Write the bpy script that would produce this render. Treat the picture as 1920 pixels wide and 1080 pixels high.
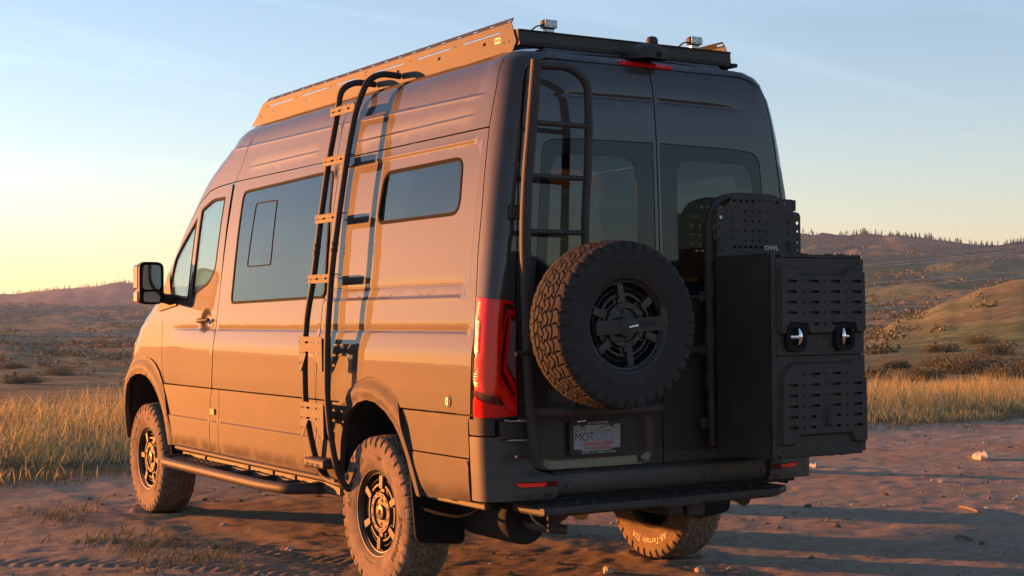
import bpy, math, random
import numpy as np
from mathutils import Vector, Matrix
from mathutils.geometry import delaunay_2d_cdt
PI = math.pi; R = math.radians
random.seed(7); RNG = np.random.default_rng(7)
for o in list(bpy.data.objects): bpy.data.objects.remove(o)
SC = bpy.context.scene; COL = SC.collection

# ------------------------------------------------------------------ camera
CAM = np.array([-4.41, -5.618, 1.388]); YAW, PITCH, ROLL = R(31.744), R(1.067), R(-0.442); FPX = 2803.5
def cam_axes():
    f = np.array([math.sin(YAW)*math.cos(PITCH), math.cos(YAW)*math.cos(PITCH), math.sin(PITCH)])
    r = np.array([math.cos(YAW), -math.sin(YAW), 0.0]); u = np.cross(r, f); c, s = math.cos(ROLL), math.sin(ROLL)
    return c*r+s*u, -s*r+c*u, f
_r, _u, _f = cam_axes()
cd = bpy.data.cameras.new('camera'); cam = bpy.data.objects.new('camera', cd); COL.objects.link(cam)
m = Matrix.Identity(4)
for i in range(3): m[i][0], m[i][1], m[i][2], m[i][3] = _r[i], _u[i], -_f[i], CAM[i]
cam.matrix_world = m
cd.sensor_width = 36.0; cd.lens = FPX/1920*36.0; cd.clip_start = 0.05; cd.clip_end = 30000
SC.camera = cam

# ------------------------------------------------------------------ light
SUN_AZ = R(-36.0)          # from +Y towards +X
SUN_EL = R(4.2)
w = bpy.data.worlds.new('World'); SC.world = w; w.use_nodes = True
wn = w.node_tree; wn.nodes.clear(); L = wn.links.new
def wnode(t, **k):
    n = wn.nodes.new(t)
    for a, b in k.items(): setattr(n, a, b)
    return n
sky = wnode('ShaderNodeTexSky', sky_type='NISHITA'); sky.sun_disc = False
sky.sun_elevation = SUN_EL; sky.sun_rotation = SUN_AZ
sky.air_density = 1.0; sky.dust_density = 0.12; sky.ozone_density = 2.0; sky.altitude = 900
hsv = wnode('ShaderNodeHueSaturation'); hsv.inputs['Saturation'].default_value = 1.0; L(sky.outputs[0], hsv.inputs['Color'])
wb = wnode('ShaderNodeMix', data_type='RGBA', blend_type='MULTIPLY'); wb.inputs[0].default_value = 1.0; wb.inputs[7].default_value = (1.02, 0.955, 0.99, 1); L(hsv.outputs[0], wb.inputs[6])
SKYC = wb.outputs[2]
# thin cirrus all round the sky, as seen at the top of the picture and mirrored in the paint
tc = wnode('ShaderNodeTexCoord'); sep = wnode('ShaderNodeSeparateXYZ'); L(tc.outputs['Generated'], sep.inputs[0])
zc = wnode('ShaderNodeMath', operation='MAXIMUM'); zc.inputs[1].default_value = 0.03; L(sep.outputs['Z'], zc.inputs[0])
za = wnode('ShaderNodeMath', operation='ADD'); za.inputs[1].default_value = 0.12; L(zc.outputs[0], za.inputs[0])
dx = wnode('ShaderNodeMath', operation='DIVIDE'); L(sep.outputs['X'], dx.inputs[0]); L(za.outputs[0], dx.inputs[1])
dy = wnode('ShaderNodeMath', operation='DIVIDE'); L(sep.outputs['Y'], dy.inputs[0]); L(za.outputs[0], dy.inputs[1])
cmb = wnode('ShaderNodeCombineXYZ'); L(dx.outputs[0], cmb.inputs[0]); L(dy.outputs[0], cmb.inputs[1])
mp = wnode('ShaderNodeMapping'); mp.inputs['Rotation'].default_value = (0, 0, R(35)); mp.inputs['Scale'].default_value = (0.32, 1.5, 1)
L(cmb.outputs[0], mp.inputs[0])
nz = wnode('ShaderNodeTexNoise'); nz.inputs['Scale'].default_value = 1.15; nz.inputs['Detail'].default_value = 7; nz.inputs['Roughness'].default_value = 0.60; nz.inputs['Distortion'].default_value = 0.9
L(mp.outputs[0], nz.inputs[0])
cr = wnode('ShaderNodeMapRange'); cr.inputs[1].default_value = 0.50; cr.inputs[2].default_value = 0.85; L(nz.outputs[0], cr.inputs[0])
up = wnode('ShaderNodeMapRange'); up.inputs[1].default_value = 0.03; up.inputs[2].default_value = 0.22; L(sep.outputs['Z'], up.inputs[0])
cf = wnode('ShaderNodeMath', operation='MULTIPLY'); L(cr.outputs[0], cf.inputs[0]); L(up.outputs[0], cf.inputs[1])
cm = wnode('ShaderNodeMix', data_type='RGBA', blend_type='ADD'); L(cf.outputs[0], cm.inputs[0])
cs = wnode('ShaderNodeMix', data_type='RGBA', blend_type='MULTIPLY'); cs.inputs[0].default_value = 1.0
L(SKYC, cs.inputs[6]); cs.inputs[7].default_value = (0.45, 0.34, 0.26, 1)
L(SKYC, cm.inputs[6]); L(cs.outputs[2], cm.inputs[7])
bg = wnode('ShaderNodeBackground'); bg.inputs[1].default_value = 0.062; L(cm.outputs[2], bg.inputs[0])
wo = wnode('ShaderNodeOutputWorld'); L(bg.outputs[0], wo.inputs[0])
sd = bpy.data.lights.new('sun', 'SUN'); sun = bpy.data.objects.new('sun', sd); COL.objects.link(sun)
sd.energy = 3.3; sd.angle = R(0.6); sd.color = (1.0, 0.325, 0.068)
sdir = Vector((math.sin(SUN_AZ)*math.cos(SUN_EL), math.cos(SUN_AZ)*math.cos(SUN_EL), math.sin(SUN_EL)))
sun.rotation_euler = sdir.to_track_quat('Z', 'Y').to_euler(); sun.location = (-30, 20, 20)
SC.view_settings.view_transform = 'Standard'; SC.view_settings.look = 'None'
SC.view_settings.exposure = 2.72; SC.view_settings.gamma = 1.0; SC.view_settings.use_curve_mapping = False
SC.render.engine = 'CYCLES'; SC.cycles.use_denoising = True
SC.cycles.max_bounces = 8; SC.cycles.transparent_max_bounces = 12; SC.cycles.caustics_reflective = False; SC.cycles.caustics_refractive = False

# ------------------------------------------------------------------ materials
MATS = {}
def pmat(name, col, rough=0.5, metal=0.0, coat=0.0, spec=0.5, var=0.0, vscale=6.0, bump=0.0, bscale=60.0, rvar=0.0, emit=None, dust=0.0):
    if name in MATS: return MATS[name]
    mt = bpy.data.materials.new(name); mt.use_nodes = True; nt = mt.node_tree; b = nt.nodes['Principled BSDF']
    b.inputs['Base Color'].default_value = (*col, 1); b.inputs['Roughness'].default_value = rough
    b.inputs['Metallic'].default_value = metal; b.inputs['Specular IOR Level'].default_value = spec
    b.inputs['Coat Weight'].default_value = coat; b.inputs['Coat Roughness'].default_value = 0.02
    lk = nt.links.new; t = nt.nodes.new('ShaderNodeTexCoord')
    if var or rvar or dust:
        n = nt.nodes.new('ShaderNodeTexNoise'); n.inputs['Scale'].default_value = vscale; n.inputs['Detail'].default_value = 6; n.inputs['Roughness'].default_value = 0.62
        lk(t.outputs['Object'], n.inputs[0])
        if var:
            mx = nt.nodes.new('ShaderNodeMix'); mx.data_type = 'RGBA'; lk(n.outputs[0], mx.inputs[0])
            mx.inputs[6].default_value = (*[c*(1-var) for c in col], 1); mx.inputs[7].default_value = (*[min(1, c*(1+var)) for c in col], 1)
            out = mx.outputs[2]
            if dust:
                mr = nt.nodes.new('ShaderNodeMapRange'); mr.inputs[1].default_value = 0.42; mr.inputs[2].default_value = 0.72; mr.inputs[4].default_value = dust
                lk(n.outputs[0], mr.inputs[0])
                m2 = nt.nodes.new('ShaderNodeMix'); m2.data_type = 'RGBA'; lk(mr.outputs[0], m2.inputs[0]); lk(out, m2.inputs[6]); m2.inputs[7].default_value = (0.26, 0.19, 0.14, 1); out = m2.outputs[2]
            lk(out, b.inputs['Base Color'])
        if rvar:
            mr = nt.nodes.new('ShaderNodeMapRange'); mr.inputs[3].default_value = rough-rvar; mr.inputs[4].default_value = rough+rvar
            lk(n.outputs[0], mr.inputs[0]); lk(mr.outputs[0], b.inputs['Roughness'])
    if bump:
        n2 = nt.nodes.new('ShaderNodeTexNoise'); n2.inputs['Scale'].default_value = bscale; n2.inputs['Detail'].default_value = 4
        lk(t.outputs['Object'], n2.inputs[0]); bp = nt.nodes.new('ShaderNodeBump'); bp.inputs['Strength'].default_value = bump; bp.inputs['Distance'].default_value = 0.004
        lk(n2.outputs[0], bp.inputs['Height']); lk(bp.outputs[0], b.inputs['Normal'])
    if emit: b.inputs['Emission Color'].default_value = (*emit[:3], 1); b.inputs['Emission Strength'].default_value = emit[3]
    MATS[name] = mt; return mt
def glass(name, tint, refl=1.0, ior=1.5):
    mt = bpy.data.materials.new(name); mt.use_nodes = True; nt = mt.node_tree; nt.nodes.clear(); lk = nt.links.new
    tr = nt.nodes.new('ShaderNodeBsdfTransparent'); tr.inputs[0].default_value = (*tint, 1)
    gl = nt.nodes.new('ShaderNodeBsdfGlossy'); gl.inputs['Roughness'].default_value = 0.0; gl.inputs[0].default_value = (refl, refl, refl, 1)
    lw = nt.nodes.new('ShaderNodeLayerWeight'); lw.inputs[0].default_value = 0.5      # facing = 1-|cos|, same from both sides
    pw = nt.nodes.new('ShaderNodeMath'); pw.operation = 'POWER'; pw.inputs[1].default_value = 4.5; lk(lw.outputs['Facing'], pw.inputs[0])
    f0 = ((ior-1)/(ior+1))**2; ma = nt.nodes.new('ShaderNodeMath'); ma.operation = 'MULTIPLY_ADD'; ma.inputs[1].default_value = 1-f0; ma.inputs[2].default_value = f0; lk(pw.outputs[0], ma.inputs[0])
    mx = nt.nodes.new('ShaderNodeMixShader'); lk(ma.outputs[0], mx.inputs[0]); lk(tr.outputs[0], mx.inputs[1]); lk(gl.outputs[0], mx.inputs[2])
    o = nt.nodes.new('ShaderNodeOutputMaterial'); lk(mx.outputs[0], o.inputs[0]); MATS[name] = mt; return mt
PAINT = pmat('van_paint', (0.050, 0.042, 0.037), 0.60, 0.22, 0.8, spec=0.10, var=0.06, vscale=2.0)
PAINT_R = pmat('paint_edge', (0.02, 0.019, 0.018), 0.6, 0.2, spec=0.2)
CLAD = pmat('textured_cladding_paint', (0.058, 0.049, 0.043), 0.60, 0.28, 0.0, spec=0.12, var=0.15, vscale=5, bump=0.25, bscale=420, rvar=0.05, dust=0.10)
FLARE = pmat('matte_flare_plastic', (0.056, 0.048, 0.043), 0.62, 0.25, 0.0, spec=0.12, var=0.12, vscale=7, bump=0.25, bscale=420, dust=0.10)
BUMP = pmat('bumper_plastic', (0.072, 0.064, 0.058), 0.58, 0.15, 0.0, spec=0.25, var=0.12, vscale=6, bump=0.2, bscale=420, dust=0.08)
DARK = pmat('dark_inner', (0.012, 0.012, 0.013), 0.85)
BLACK = pmat('black_powder_coat', (0.046, 0.040, 0.036), 0.56, 0.1, spec=0.2, var=0.25, vscale=9, bump=0.3, bscale=520, rvar=0.05, dust=0.03)
BLACKG = pmat('black_gloss_frit', (0.010, 0.010, 0.012), 0.10, 0.0, 0.0, spec=0.3)
RUBBER_S = pmat('clean_tyre_rubber', (0.036, 0.033, 0.031), 0.85, 0.0, var=0.25, vscale=14, bump=0.3, bscale=300, spec=0.15)
RUBBER = pmat('tyre_rubber', (0.16, 0.125, 0.096), 0.9, 0.0, var=0.35, vscale=11, bump=0.3, bscale=300, dust=0.7, spec=0.1)
RUBK = pmat('rubber_trim', (0.014, 0.014, 0.014), 0.85, spec=0.12)
LETTERK = pmat('raised_black_letters', (0.022, 0.021, 0.020), 0.7, spec=0.2)
LETTERW = pmat('raised_white_letters', (0.34, 0.30, 0.26), 0.6)
RIM = pmat('satin_gunmetal_rim', (0.050, 0.043, 0.038), 0.45, 0.4, spec=0.25, var=0.25, vscale=12, rvar=0.06, dust=0.15)
RIMK = pmat('satin_black_rim', (0.022, 0.021, 0.021), 0.40, 0.3, var=0.2, vscale=12)
STEEL = pmat('steel', (0.35, 0.34, 0.33), 0.35, 0.9, var=0.2)
CHROME = pmat('polished_chrome', (0.82, 0.82, 0.82), 0.06, 1.0)
RUST = pmat('chassis_steel', (0.06, 0.05, 0.045), 0.65, 0.3, var=0.4, vscale=8)
REDL = pmat('red_lens', (0.80, 0.012, 0.008), 0.10, 0.0, 0.0, 0.35)
REDD = pmat('dark_red_lens', (0.10, 0.006, 0.008), 0.08, 0.0, 0.0, 0.35)
REDB = pmat('bright_red_reflector', (1.0, 0.022, 0.012), 0.2, 0.0, 0.0, 0.35, bump=0.3, bscale=160)
AMBER = pmat('amber_lens', (0.75, 0.20, 0.02), 0.12, 0.0, 1.0, bump=0.3, bscale=160)
CLEARL = pmat('clear_lens', (0.30, 0.29, 0.29), 0.10, 0.3, 1.0)
LAMPG = pmat('headlamp_lens', (0.6, 0.6, 0.6), 0.05, 0.2, 1.0)
PLATEW = pmat('plate_silver', (0.27, 0.265, 0.275), 0.45, 0.2, var=0.1)
INKK = pmat('print_dark', (0.02, 0.02, 0.025), 0.5)
INKB = pmat('print_blue_grey', (0.14, 0.20, 0.28), 0.5)
INKR = pmat('print_red', (0.45, 0.06, 0.06), 0.5)
INKW = pmat('print_white', (0.42, 0.40, 0.38), 0.5)
BADGE = pmat('pale_badge', (0.6, 0.52, 0.42), 0.5)
GOLD = pmat('orange_suspension_arm', (0.45, 0.24, 0.05), 0.45, 0.4, var=0.2)
FABRIC = pmat('seat_fabric', (0.03, 0.028, 0.027), 0.9, var=0.2)
FRAMEK = pmat('dark_window_frame', (0.006, 0.006, 0.006), 0.8, spec=0.08)
G_LAMP = glass('clear_red_lens', (1.0, 0.92, 0.90), 0.6, 1.35)
G_SIDE = glass('dark_privacy_glass', (0.14, 0.145, 0.15), 0.95, 1.75)
G_DOOR = glass('door_glass', (0.80, 0.84, 0.81), 0.95, 1.6)
G_REAR = glass('rear_tinted_glass', (0.34, 0.36, 0.36), 0.9, 1.5)
G_WIND = glass('windscreen_glass', (0.75, 0.78, 0.76), 0.95, 1.5)
MIRR = pmat('mirror_glass', (0.32, 0.33, 0.36), 0.02, 1.0)

# ------------------------------------------------------------------ mesh helpers
def tag(o, label, cat=None, group=None, kind=None):
    if label: o['label'] = label
    if cat: o['category'] = cat
    if group: o['group'] = group
    if kind: o['kind'] = kind
    return o
def empty(name, parent=None, loc=(0, 0, 0)):
    o = bpy.data.objects.new(name, None); COL.objects.link(o); o.location = loc; o.empty_display_size = 0.1
    if parent: o.parent = parent
    return o
def link(name, me, parent=None, loc=None, rot=None):
    o = bpy.data.objects.new(name, me); COL.objects.link(o)
    if parent: o.parent = parent
    if loc is not None: o.location = loc
    if rot is not None: o.rotation_euler = rot
    return o
class MB:
    def __init__(s): s.v = []; s.f = []; s.m = []; s.sm = []
    def add(s, vs, fs, mi=0, smooth=False):
        k = len(s.v); s.v += [tuple(map(float, p)) for p in vs]
        for f in fs: s.f.append(tuple(i+k for i in f)); s.m.append(mi); s.sm.append(smooth)
        return s
    def box(s, c, d, mi=0, rot=None, bev=0.0):
        x, y, z = [q/2 for q in d]; b = min(bev, x*.9, y*.9, z*.9)
        if b <= 0:
            vs = [(sx*x, sy*y, sz*z) for sz in (-1, 1) for sy in (-1, 1) for sx in (-1, 1)]
            fs = [(0, 2, 3, 1), (4, 5, 7, 6), (0, 1, 5, 4), (2, 6, 7, 3), (0, 4, 6, 2), (1, 3, 7, 5)]
        else:
            vs = []; fs = []
            for sx in (-1, 1):
                for sy in (-1, 1):
                    for sz in (-1, 1):
                        vs += [(sx*x, sy*(y-b), sz*(z-b)), (sx*(x-b), sy*y, sz*(z-b)), (sx*(x-b), sy*(y-b), sz*z)]
            I = lambda a, b_, c_, k: ((a*2+b_)*2+c_)*3+k
            for k in (0, 1):
                fs.append((I(k, 0, 0, 0), I(k, 1, 0, 0), I(k, 1, 1, 0), I(k, 0, 1, 0))); fs.append((I(0, k, 0, 1), I(1, k, 0, 1), I(1, k, 1, 1), I(0, k, 1, 1))); fs.append((I(0, 0, k, 2), I(1, 0, k, 2), I(1, 1, k, 2), I(0, 1, k, 2)))
            for a in (0, 1):
                for e in (0, 1):
                    fs.append((I(a, e, 0, 0), I(a, e, 1, 0), I(a, e, 1, 1), I(a, e, 0, 1))); fs.append((I(a, 0, e, 0), I(a, 1, e, 0), I(a, 1, e, 2), I(a, 0, e, 2))); fs.append((I(0, a, e, 1), I(1, a, e, 1), I(1, a, e, 2), I(0, a, e, 2)))
            for a in (0, 1):
                for bb in (0, 1):
                    for e in (0, 1): fs.append((I(a, bb, e, 0), I(a, bb, e, 1), I(a, bb, e, 2)))
        if rot is not None: vs = [rot @ Vector(p) for p in vs]
        return s.add([(p[0]+c[0], p[1]+c[1], p[2]+c[2]) for p in vs], fs, mi)
    def tube(s, pts, r, n=12, mi=0, cap=True, closed=False):
        pts = [Vector(p) for p in pts]; N = len(pts); rr = r if hasattr(r, '__len__') else [r]*N
        ring = []; up = None
        for i, p in enumerate(pts):
            if closed: t = (pts[(i+1) % N]-pts[i-1]).normalized()
            else: t = (pts[min(i+1, N-1)]-pts[max(i-1, 0)]).normalized()
            if up is None: up = Vector((0, 0, 1)) if abs(t.z) < .9 else Vector((1, 0, 0))
            a = t.cross(up).normalized(); b = a.cross(t).normalized(); up = b
            ring.append([p+(a*math.cos(2*PI*k/n)+b*math.sin(2*PI*k/n))*rr[i] for k in range(n)])
        vs = [q for g in ring for q in g]; fs = []
        for i in range(N if closed else N-1):
            j = (i+1) % N
            for k in range(n): fs.append((i*n+k, i*n+(k+1) % n, j*n+(k+1) % n, j*n+k))
        s.add(vs, fs, mi, True)
        if cap and not closed:
            s.add(ring[0], [tuple(range(n))[::-1]], mi); s.add(ring[-1], [tuple(range(n))], mi)
        return s
    def cyl(s, a, b, r, n=20, mi=0): return s.tube([a, b], r, n, mi)
    def revolve(s, prof, n=48, axis='x', c=(0, 0, 0), mi=0, smooth=True):
        # prof: (along axis, radius)
        vs = []; fs = []; N = len(prof)
        for k in range(n):
            a = 2*PI*k/n
            for (h, r) in prof:
                q = (h, r*math.cos(a), r*math.sin(a)) if axis == 'x' else ((r*math.cos(a), h, r*math.sin(a)) if axis == 'y' else (r*math.cos(a), r*math.sin(a), h))
                vs.append((q[0]+c[0], q[1]+c[1], q[2]+c[2]))
        for k in range(n):
            j = (k+1) % n
            for i in range(N-1): fs.append((k*N+i, k*N+i+1, j*N+i+1, j*N+i))
        return s.add(vs, fs, mi, smooth)
    def mesh(s, name, mats, fix=True):
        me = bpy.data.meshes.new(name); me.from_pydata(s.v, [], s.f)
        for q in (mats if isinstance(mats, (list, tuple)) else [mats]): me.materials.append(q)
        me.polygons.foreach_set('material_index', s.m); me.polygons.foreach_set('use_smooth', s.sm)
        if fix:
            import bmesh
            bm = bmesh.new(); bm.from_mesh(me); bmesh.ops.remove_doubles(bm, verts=bm.verts, dist=1e-5); bmesh.ops.recalc_face_normals(bm, faces=bm.faces)
            for e in bm.edges:
                if len(e.link_faces) == 2 and e.calc_face_angle(0) > R(38): e.smooth = False
            bm.to_mesh(me); bm.free()
        me.update(); return me
    def build(s, name, mats, parent=None, loc=None, rot=None, fix=True): return link(name, s.mesh(name, mats, fix), parent, loc, rot)
def fastmesh(name, V, F, mats, smooth=False, midx=None):
    V = np.asarray(V, np.float32); F = np.asarray(F, np.int32); me = bpy.data.meshes.new(name); k = F.shape[1]
    me.vertices.add(len(V)); me.vertices.foreach_set('co', V.ravel()); me.loops.add(F.size); me.loops.foreach_set('vertex_index', F.ravel())
    me.polygons.add(len(F)); me.polygons.foreach_set('loop_start', np.arange(0, F.size, k, dtype=np.int32)); me.polygons.foreach_set('loop_total', np.full(len(F), k, np.int32))
    for q in (mats if isinstance(mats, (list, tuple)) else [mats]): me.materials.append(q)
    if midx is not None: me.polygons.foreach_set('material_index', np.asarray(midx, np.int32))
    me.polygons.foreach_set('use_smooth', np.full(len(F), smooth)); me.update(calc_edges=True); me.validate(); return me
def smooth_path(pts, rad=0.06, n=6):
    # polyline with rounded corners
    P = [Vector(p) for p in pts]; out = [P[0]]
    for i in range(1, len(P)-1):
        a = (P[i-1]-P[i]); b = (P[i+1]-P[i]); d = min(rad, a.length*.48, b.length*.48); a.normalize(); b.normalize()
        s0 = P[i]+a*d; s1 = P[i]+b*d
        for k in range(n+1):
            t = k/n; out.append(s0*(1-t)**2+P[i]*2*t*(1-t)+s1*t*t)
    out.append(P[-1]); return out
def rpoly(pts, rad=0.03, n=5):
    # closed 2D polygon with rounded corners; rad may be a list
    N = len(pts); out = []; P = [Vector((p[0], p[1])) for p in pts]
    for i in range(N):
        r = rad[i] if hasattr(rad, '__len__') else rad
        a = P[i-1]-P[i]; b = P[(i+1) % N]-P[i]; d = min(r, a.length*.48, b.length*.48)
        if d < 1e-4: out.append((P[i].x, P[i].y)); continue
        a.normalize(); b.normalize(); s0 = P[i]+a*d; s1 = P[i]+b*d
        for k in range(n+1):
            t = k/n; q = s0*(1-t)**2+P[i]*2*t*(1-t)+s1*t*t; out.append((q.x, q.y))
    return out
def rrect(x0, x1, y0, y1, r=0.01, n=4): return rpoly([(x0, y0), (x1, y0), (x1, y1), (x0, y1)], r, n)
def circ(cx, cy, r, n=12, ry=None): return [(cx+r*math.cos(2*PI*k/n), cy+(ry or r)*math.sin(2*PI*k/n)) for k in range(n)]
def resample(poly, sp):
    out = []; N = len(poly)
    for i in range(N):
        a = np.array(poly[i]); b = np.array(poly[(i+1) % N]); d = np.linalg.norm(b-a); k = max(1, int(math.ceil(d/sp)))
        for j in range(k): out.append(tuple(a+(b-a)*j/k))
    return out
def inside(pts, poly):
    x, y = pts[:, 0], pts[:, 1]; c = np.zeros(len(pts), bool); n = len(poly)
    for i in range(n):
        x1, y1 = poly[i]; x2, y2 = poly[(i+1) % n]
        if y1 == y2: continue
        q = ((y1 > y) != (y2 > y)) & (x < (x2-x1)*(y-y1)/(y2-y1)+x1); c ^= q
    return c
def bdist(pts, poly):
    d = np.full(len(pts), 1e9); n = len(poly)
    for i in range(n):
        a = np.array(poly[i]); b = np.array(poly[(i+1) % n]); ab = b-a; l = max(ab@ab, 1e-12)
        t = np.clip(((pts-a)@ab)/l, 0, 1); d = np.minimum(d, np.linalg.norm(pts-(a+t[:, None]*ab), axis=1))
    return d
def sheet_mesh(name, outer, fn, mats, holes=(), sp=0.06, th=0.012, extra=None, rim_mi=0, inner_mi=0, rows=None, bev=0.0):
    """a curved plate: 2D outline with holes, triangulated, laid on a surface fn(a,b)->(pos,normal), with real thickness"""
    outer = resample(outer, sp); holes = [resample(h, sp) for h in holes]
    V = []; E = []; loops = []
    for lp in [outer]+holes:
        k = len(V); n = len(lp); V += lp; E += [(k+i, k+(i+1) % n) for i in range(n)]; loops.append(list(range(k, k+n)))
    A = np.array(outer); lo, hi = A.min(0), A.max(0)
    gx = np.arange(lo[0]+sp*.5, hi[0], sp); gy = np.arange(lo[1]+sp*.5, hi[1], sp)
    G = np.array(np.meshgrid(gx, gy)).reshape(2, -1).T if len(gx) and len(gy) else np.zeros((0, 2))
    if len(G): G = G + np.random.default_rng(3).uniform(-.12, .12, G.shape)*sp
    if rows is not None and len(G):
        # drop grid points near the special rows, then add dense rows
        ex = []
        for row in rows:
            t0, t1, f, offs, step = row[:5]; sw = len(row) > 5; g0, g1 = (1, 0) if sw else (0, 1)
            tt = np.arange(t0, t1, step); vv_ = f(tt)
            for q in offs: ex.append(np.stack([vv_+q, tt] if sw else [tt, vv_+q], -1))
            mo = max(abs(o_) for o_ in offs)
            G = G[~((G[:, g0] > t0-.01) & (G[:, g0] < t1+.01) & (G[:, g1]-f(G[:, g0]) < max(offs)+.012) & (G[:, g1]-f(G[:, g0]) > min(offs)-.012))]
        ex = np.concatenate(ex)
    else: ex = np.zeros((0, 2))
    def keep(Q, m):
        if not len(Q): return Q
        ok = inside(Q, outer)
        for h in holes: ok &= ~inside(Q, h)
        Q = Q[ok]
        if len(Q):
            d = bdist(Q, outer)
            for h in holes: d = np.minimum(d, bdist(Q, h))
            Q = Q[d > m]
        return Q
    G = keep(G, sp*.42); ex = keep(ex, .004)
    V2 = [Vector(p) for p in V]+[Vector(p) for p in G]+[Vector(p) for p in ex]
    res = delaunay_2d_cdt(V2, E, [], 0, 1e-6)
    vc = np.array([(p.x, p.y) for p in res[0]]); F = np.array([f for f in res[2]], int)
    cen = vc[F].mean(1); ok = inside(cen, outer)
    for h in holes: ok &= ~inside(cen, h)
    F = F[ok]
    orig = res[3]; mp_ = {}
    for i, l in enumerate(orig):
        for q in l: mp_[q] = i
    pos, nor = fn(vc[:, 0], vc[:, 1]); nor = nor/np.linalg.norm(nor, axis=1)[:, None]
    a, b, c = pos[F[:, 0]], pos[F[:, 1]], pos[F[:, 2]]
    fl = np.einsum('ij,ij->i', np.cross(b-a, c-a), nor[F[:, 0]]) < 0
    F[fl] = F[fl][:, ::-1]
    n0 = len(pos); inn = pos-nor*th
    verts = [tuple(p) for p in pos]+[tuple(p) for p in inn]; faces = []; mi = []; ln = []; sm = []
    for f in F: faces.append(tuple(int(q) for q in f)); mi.append(0); sm.append(True); ln += [nor[q] for q in f]
    if th > 0:
        for f in F: faces.append(tuple(int(q)+n0 for q in f[::-1])); mi.append(inner_mi); sm.append(True); ln += [-nor[q] for q in f[::-1]]
        ed = [(mp_.get(lp[i]), mp_.get(lp[(i+1) % len(lp)])) for lp in loops for i in range(len(lp))]
        ed = np.array([e for e in ed if e[0] is not None and e[1] is not None and e[0] != e[1]], int)
        p0, p1 = ed[:, 0], ed[:, 1]; mid2 = (vc[p0]+vc[p1])/2; tg = vc[p1]-vc[p0]; nn = np.stack([tg[:, 1], -tg[:, 0]], -1); nn = nn/(np.linalg.norm(nn, axis=1)[:, None]+1e-12)*1e-3
        ins = inside(mid2-nn, outer)
        for h in holes: ins &= ~inside(mid2-nn, h)
        out2 = np.where(ins[:, None], nn, -nn); pq, _ = fn(mid2[:, 0]+out2[:, 0], mid2[:, 1]+out2[:, 1]); do = pq-(pos[p0]+pos[p1])/2
        dd_ = np.cross(pos[p1]-pos[p0], inn[p0]-pos[p0]); ll = np.linalg.norm(dd_, axis=1); dd_ = dd_/np.maximum(ll, 1e-15)[:, None]; fl2 = np.einsum('ij,ij->i', dd_, do) < 0
        for i in range(len(ed)):
            if ll[i] < 1e-12: continue
            q = (int(p0[i]), int(p1[i]), int(p1[i])+n0, int(p0[i])+n0); d = dd_[i]
            if fl2[i]: q = q[::-1]; d = -d
            faces.append(q); mi.append(rim_mi); sm.append(False); ln += [d]*4
    me = bpy.data.meshes.new(name); me.from_pydata(verts, [], faces)
    for q in (mats if isinstance(mats, (list, tuple)) else [mats]): me.materials.append(q)
    me.polygons.foreach_set('material_index', mi); me.polygons.foreach_set('use_smooth', sm)
    if len(me.loops) == len(ln): me.normals_split_custom_set([tuple(map(float, q)) for q in ln])
    return me
def sheet(name, outer, fn, mats, parent=None, **k): return link(name, sheet_mesh(name, outer, fn, mats, **k), parent)
def plane_fn(o, U, V):
    o, U, V = map(lambda q: np.array(q, float), (o, U, V)); N = np.cross(U, V)
    def f(a, b):
        p = o+np.outer(a, U)+np.outer(b, V); return p, np.tile(N, (len(p), 1))
    return f
def text_data(body, size=1.0, extrude=0.0, shear=0.0, space=1.0, bold=0.0, align='CENTER'):
    cu = bpy.data.curves.new('lettering', 'FONT'); cu.body = body; cu.size = size; cu.extrude = extrude; cu.shear = shear; cu.space_character = space; cu.offset = bold
    cu.align_x = align; cu.align_y = 'CENTER'; cu.resolution_u = 3
    o = bpy.data.objects.new('lettering', cu); COL.objects.link(o)
    dg = bpy.context.evaluated_depsgraph_get(); me = bpy.data.meshes.new_from_object(o.evaluated_get(dg)); bpy.data.objects.remove(o)
    V = np.array([v.co[:] for v in me.vertices]).reshape(-1, 3); F = [tuple(p.vertices) for p in me.polygons]; bpy.data.meshes.remove(me); return V, F
def text_on(name, body, size, fn, mat, parent, loc2, extrude=0.002, sx=1.0, **k):
    """lettering laid on plane fn at loc2; sx stretches"""
    V, F = text_data(body, size, extrude, **k)
    if not len(V): return None
    p, n = fn(V[:, 0]*sx+loc2[0], V[:, 1]+loc2[1]); n = n/np.linalg.norm(n, axis=1)[:, None]; p = p+n*(V[:, 2:3]+extrude*.9)
    return MB().add(p, F).build(name, mat, parent, fix=False)
def text_fit(name, body, w, h, fn, mat, parent, loc2, extrude=0.0005, **k):
    V, F = text_data(body, 1.0, 0.0, **k); lo = V.min(0); hi = V.max(0); c = (lo+hi)/2
    a = (V[:, 0]-c[0])*w/(hi[0]-lo[0])+loc2[0]; b = (V[:, 1]-c[1])*h/(hi[1]-lo[1])+loc2[1]
    p, n = fn(a, b); n = n/np.linalg.norm(n, axis=1)[:, None]
    return MB().add(p+n*extrude, F).build(name, mat, parent, fix=False)
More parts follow.
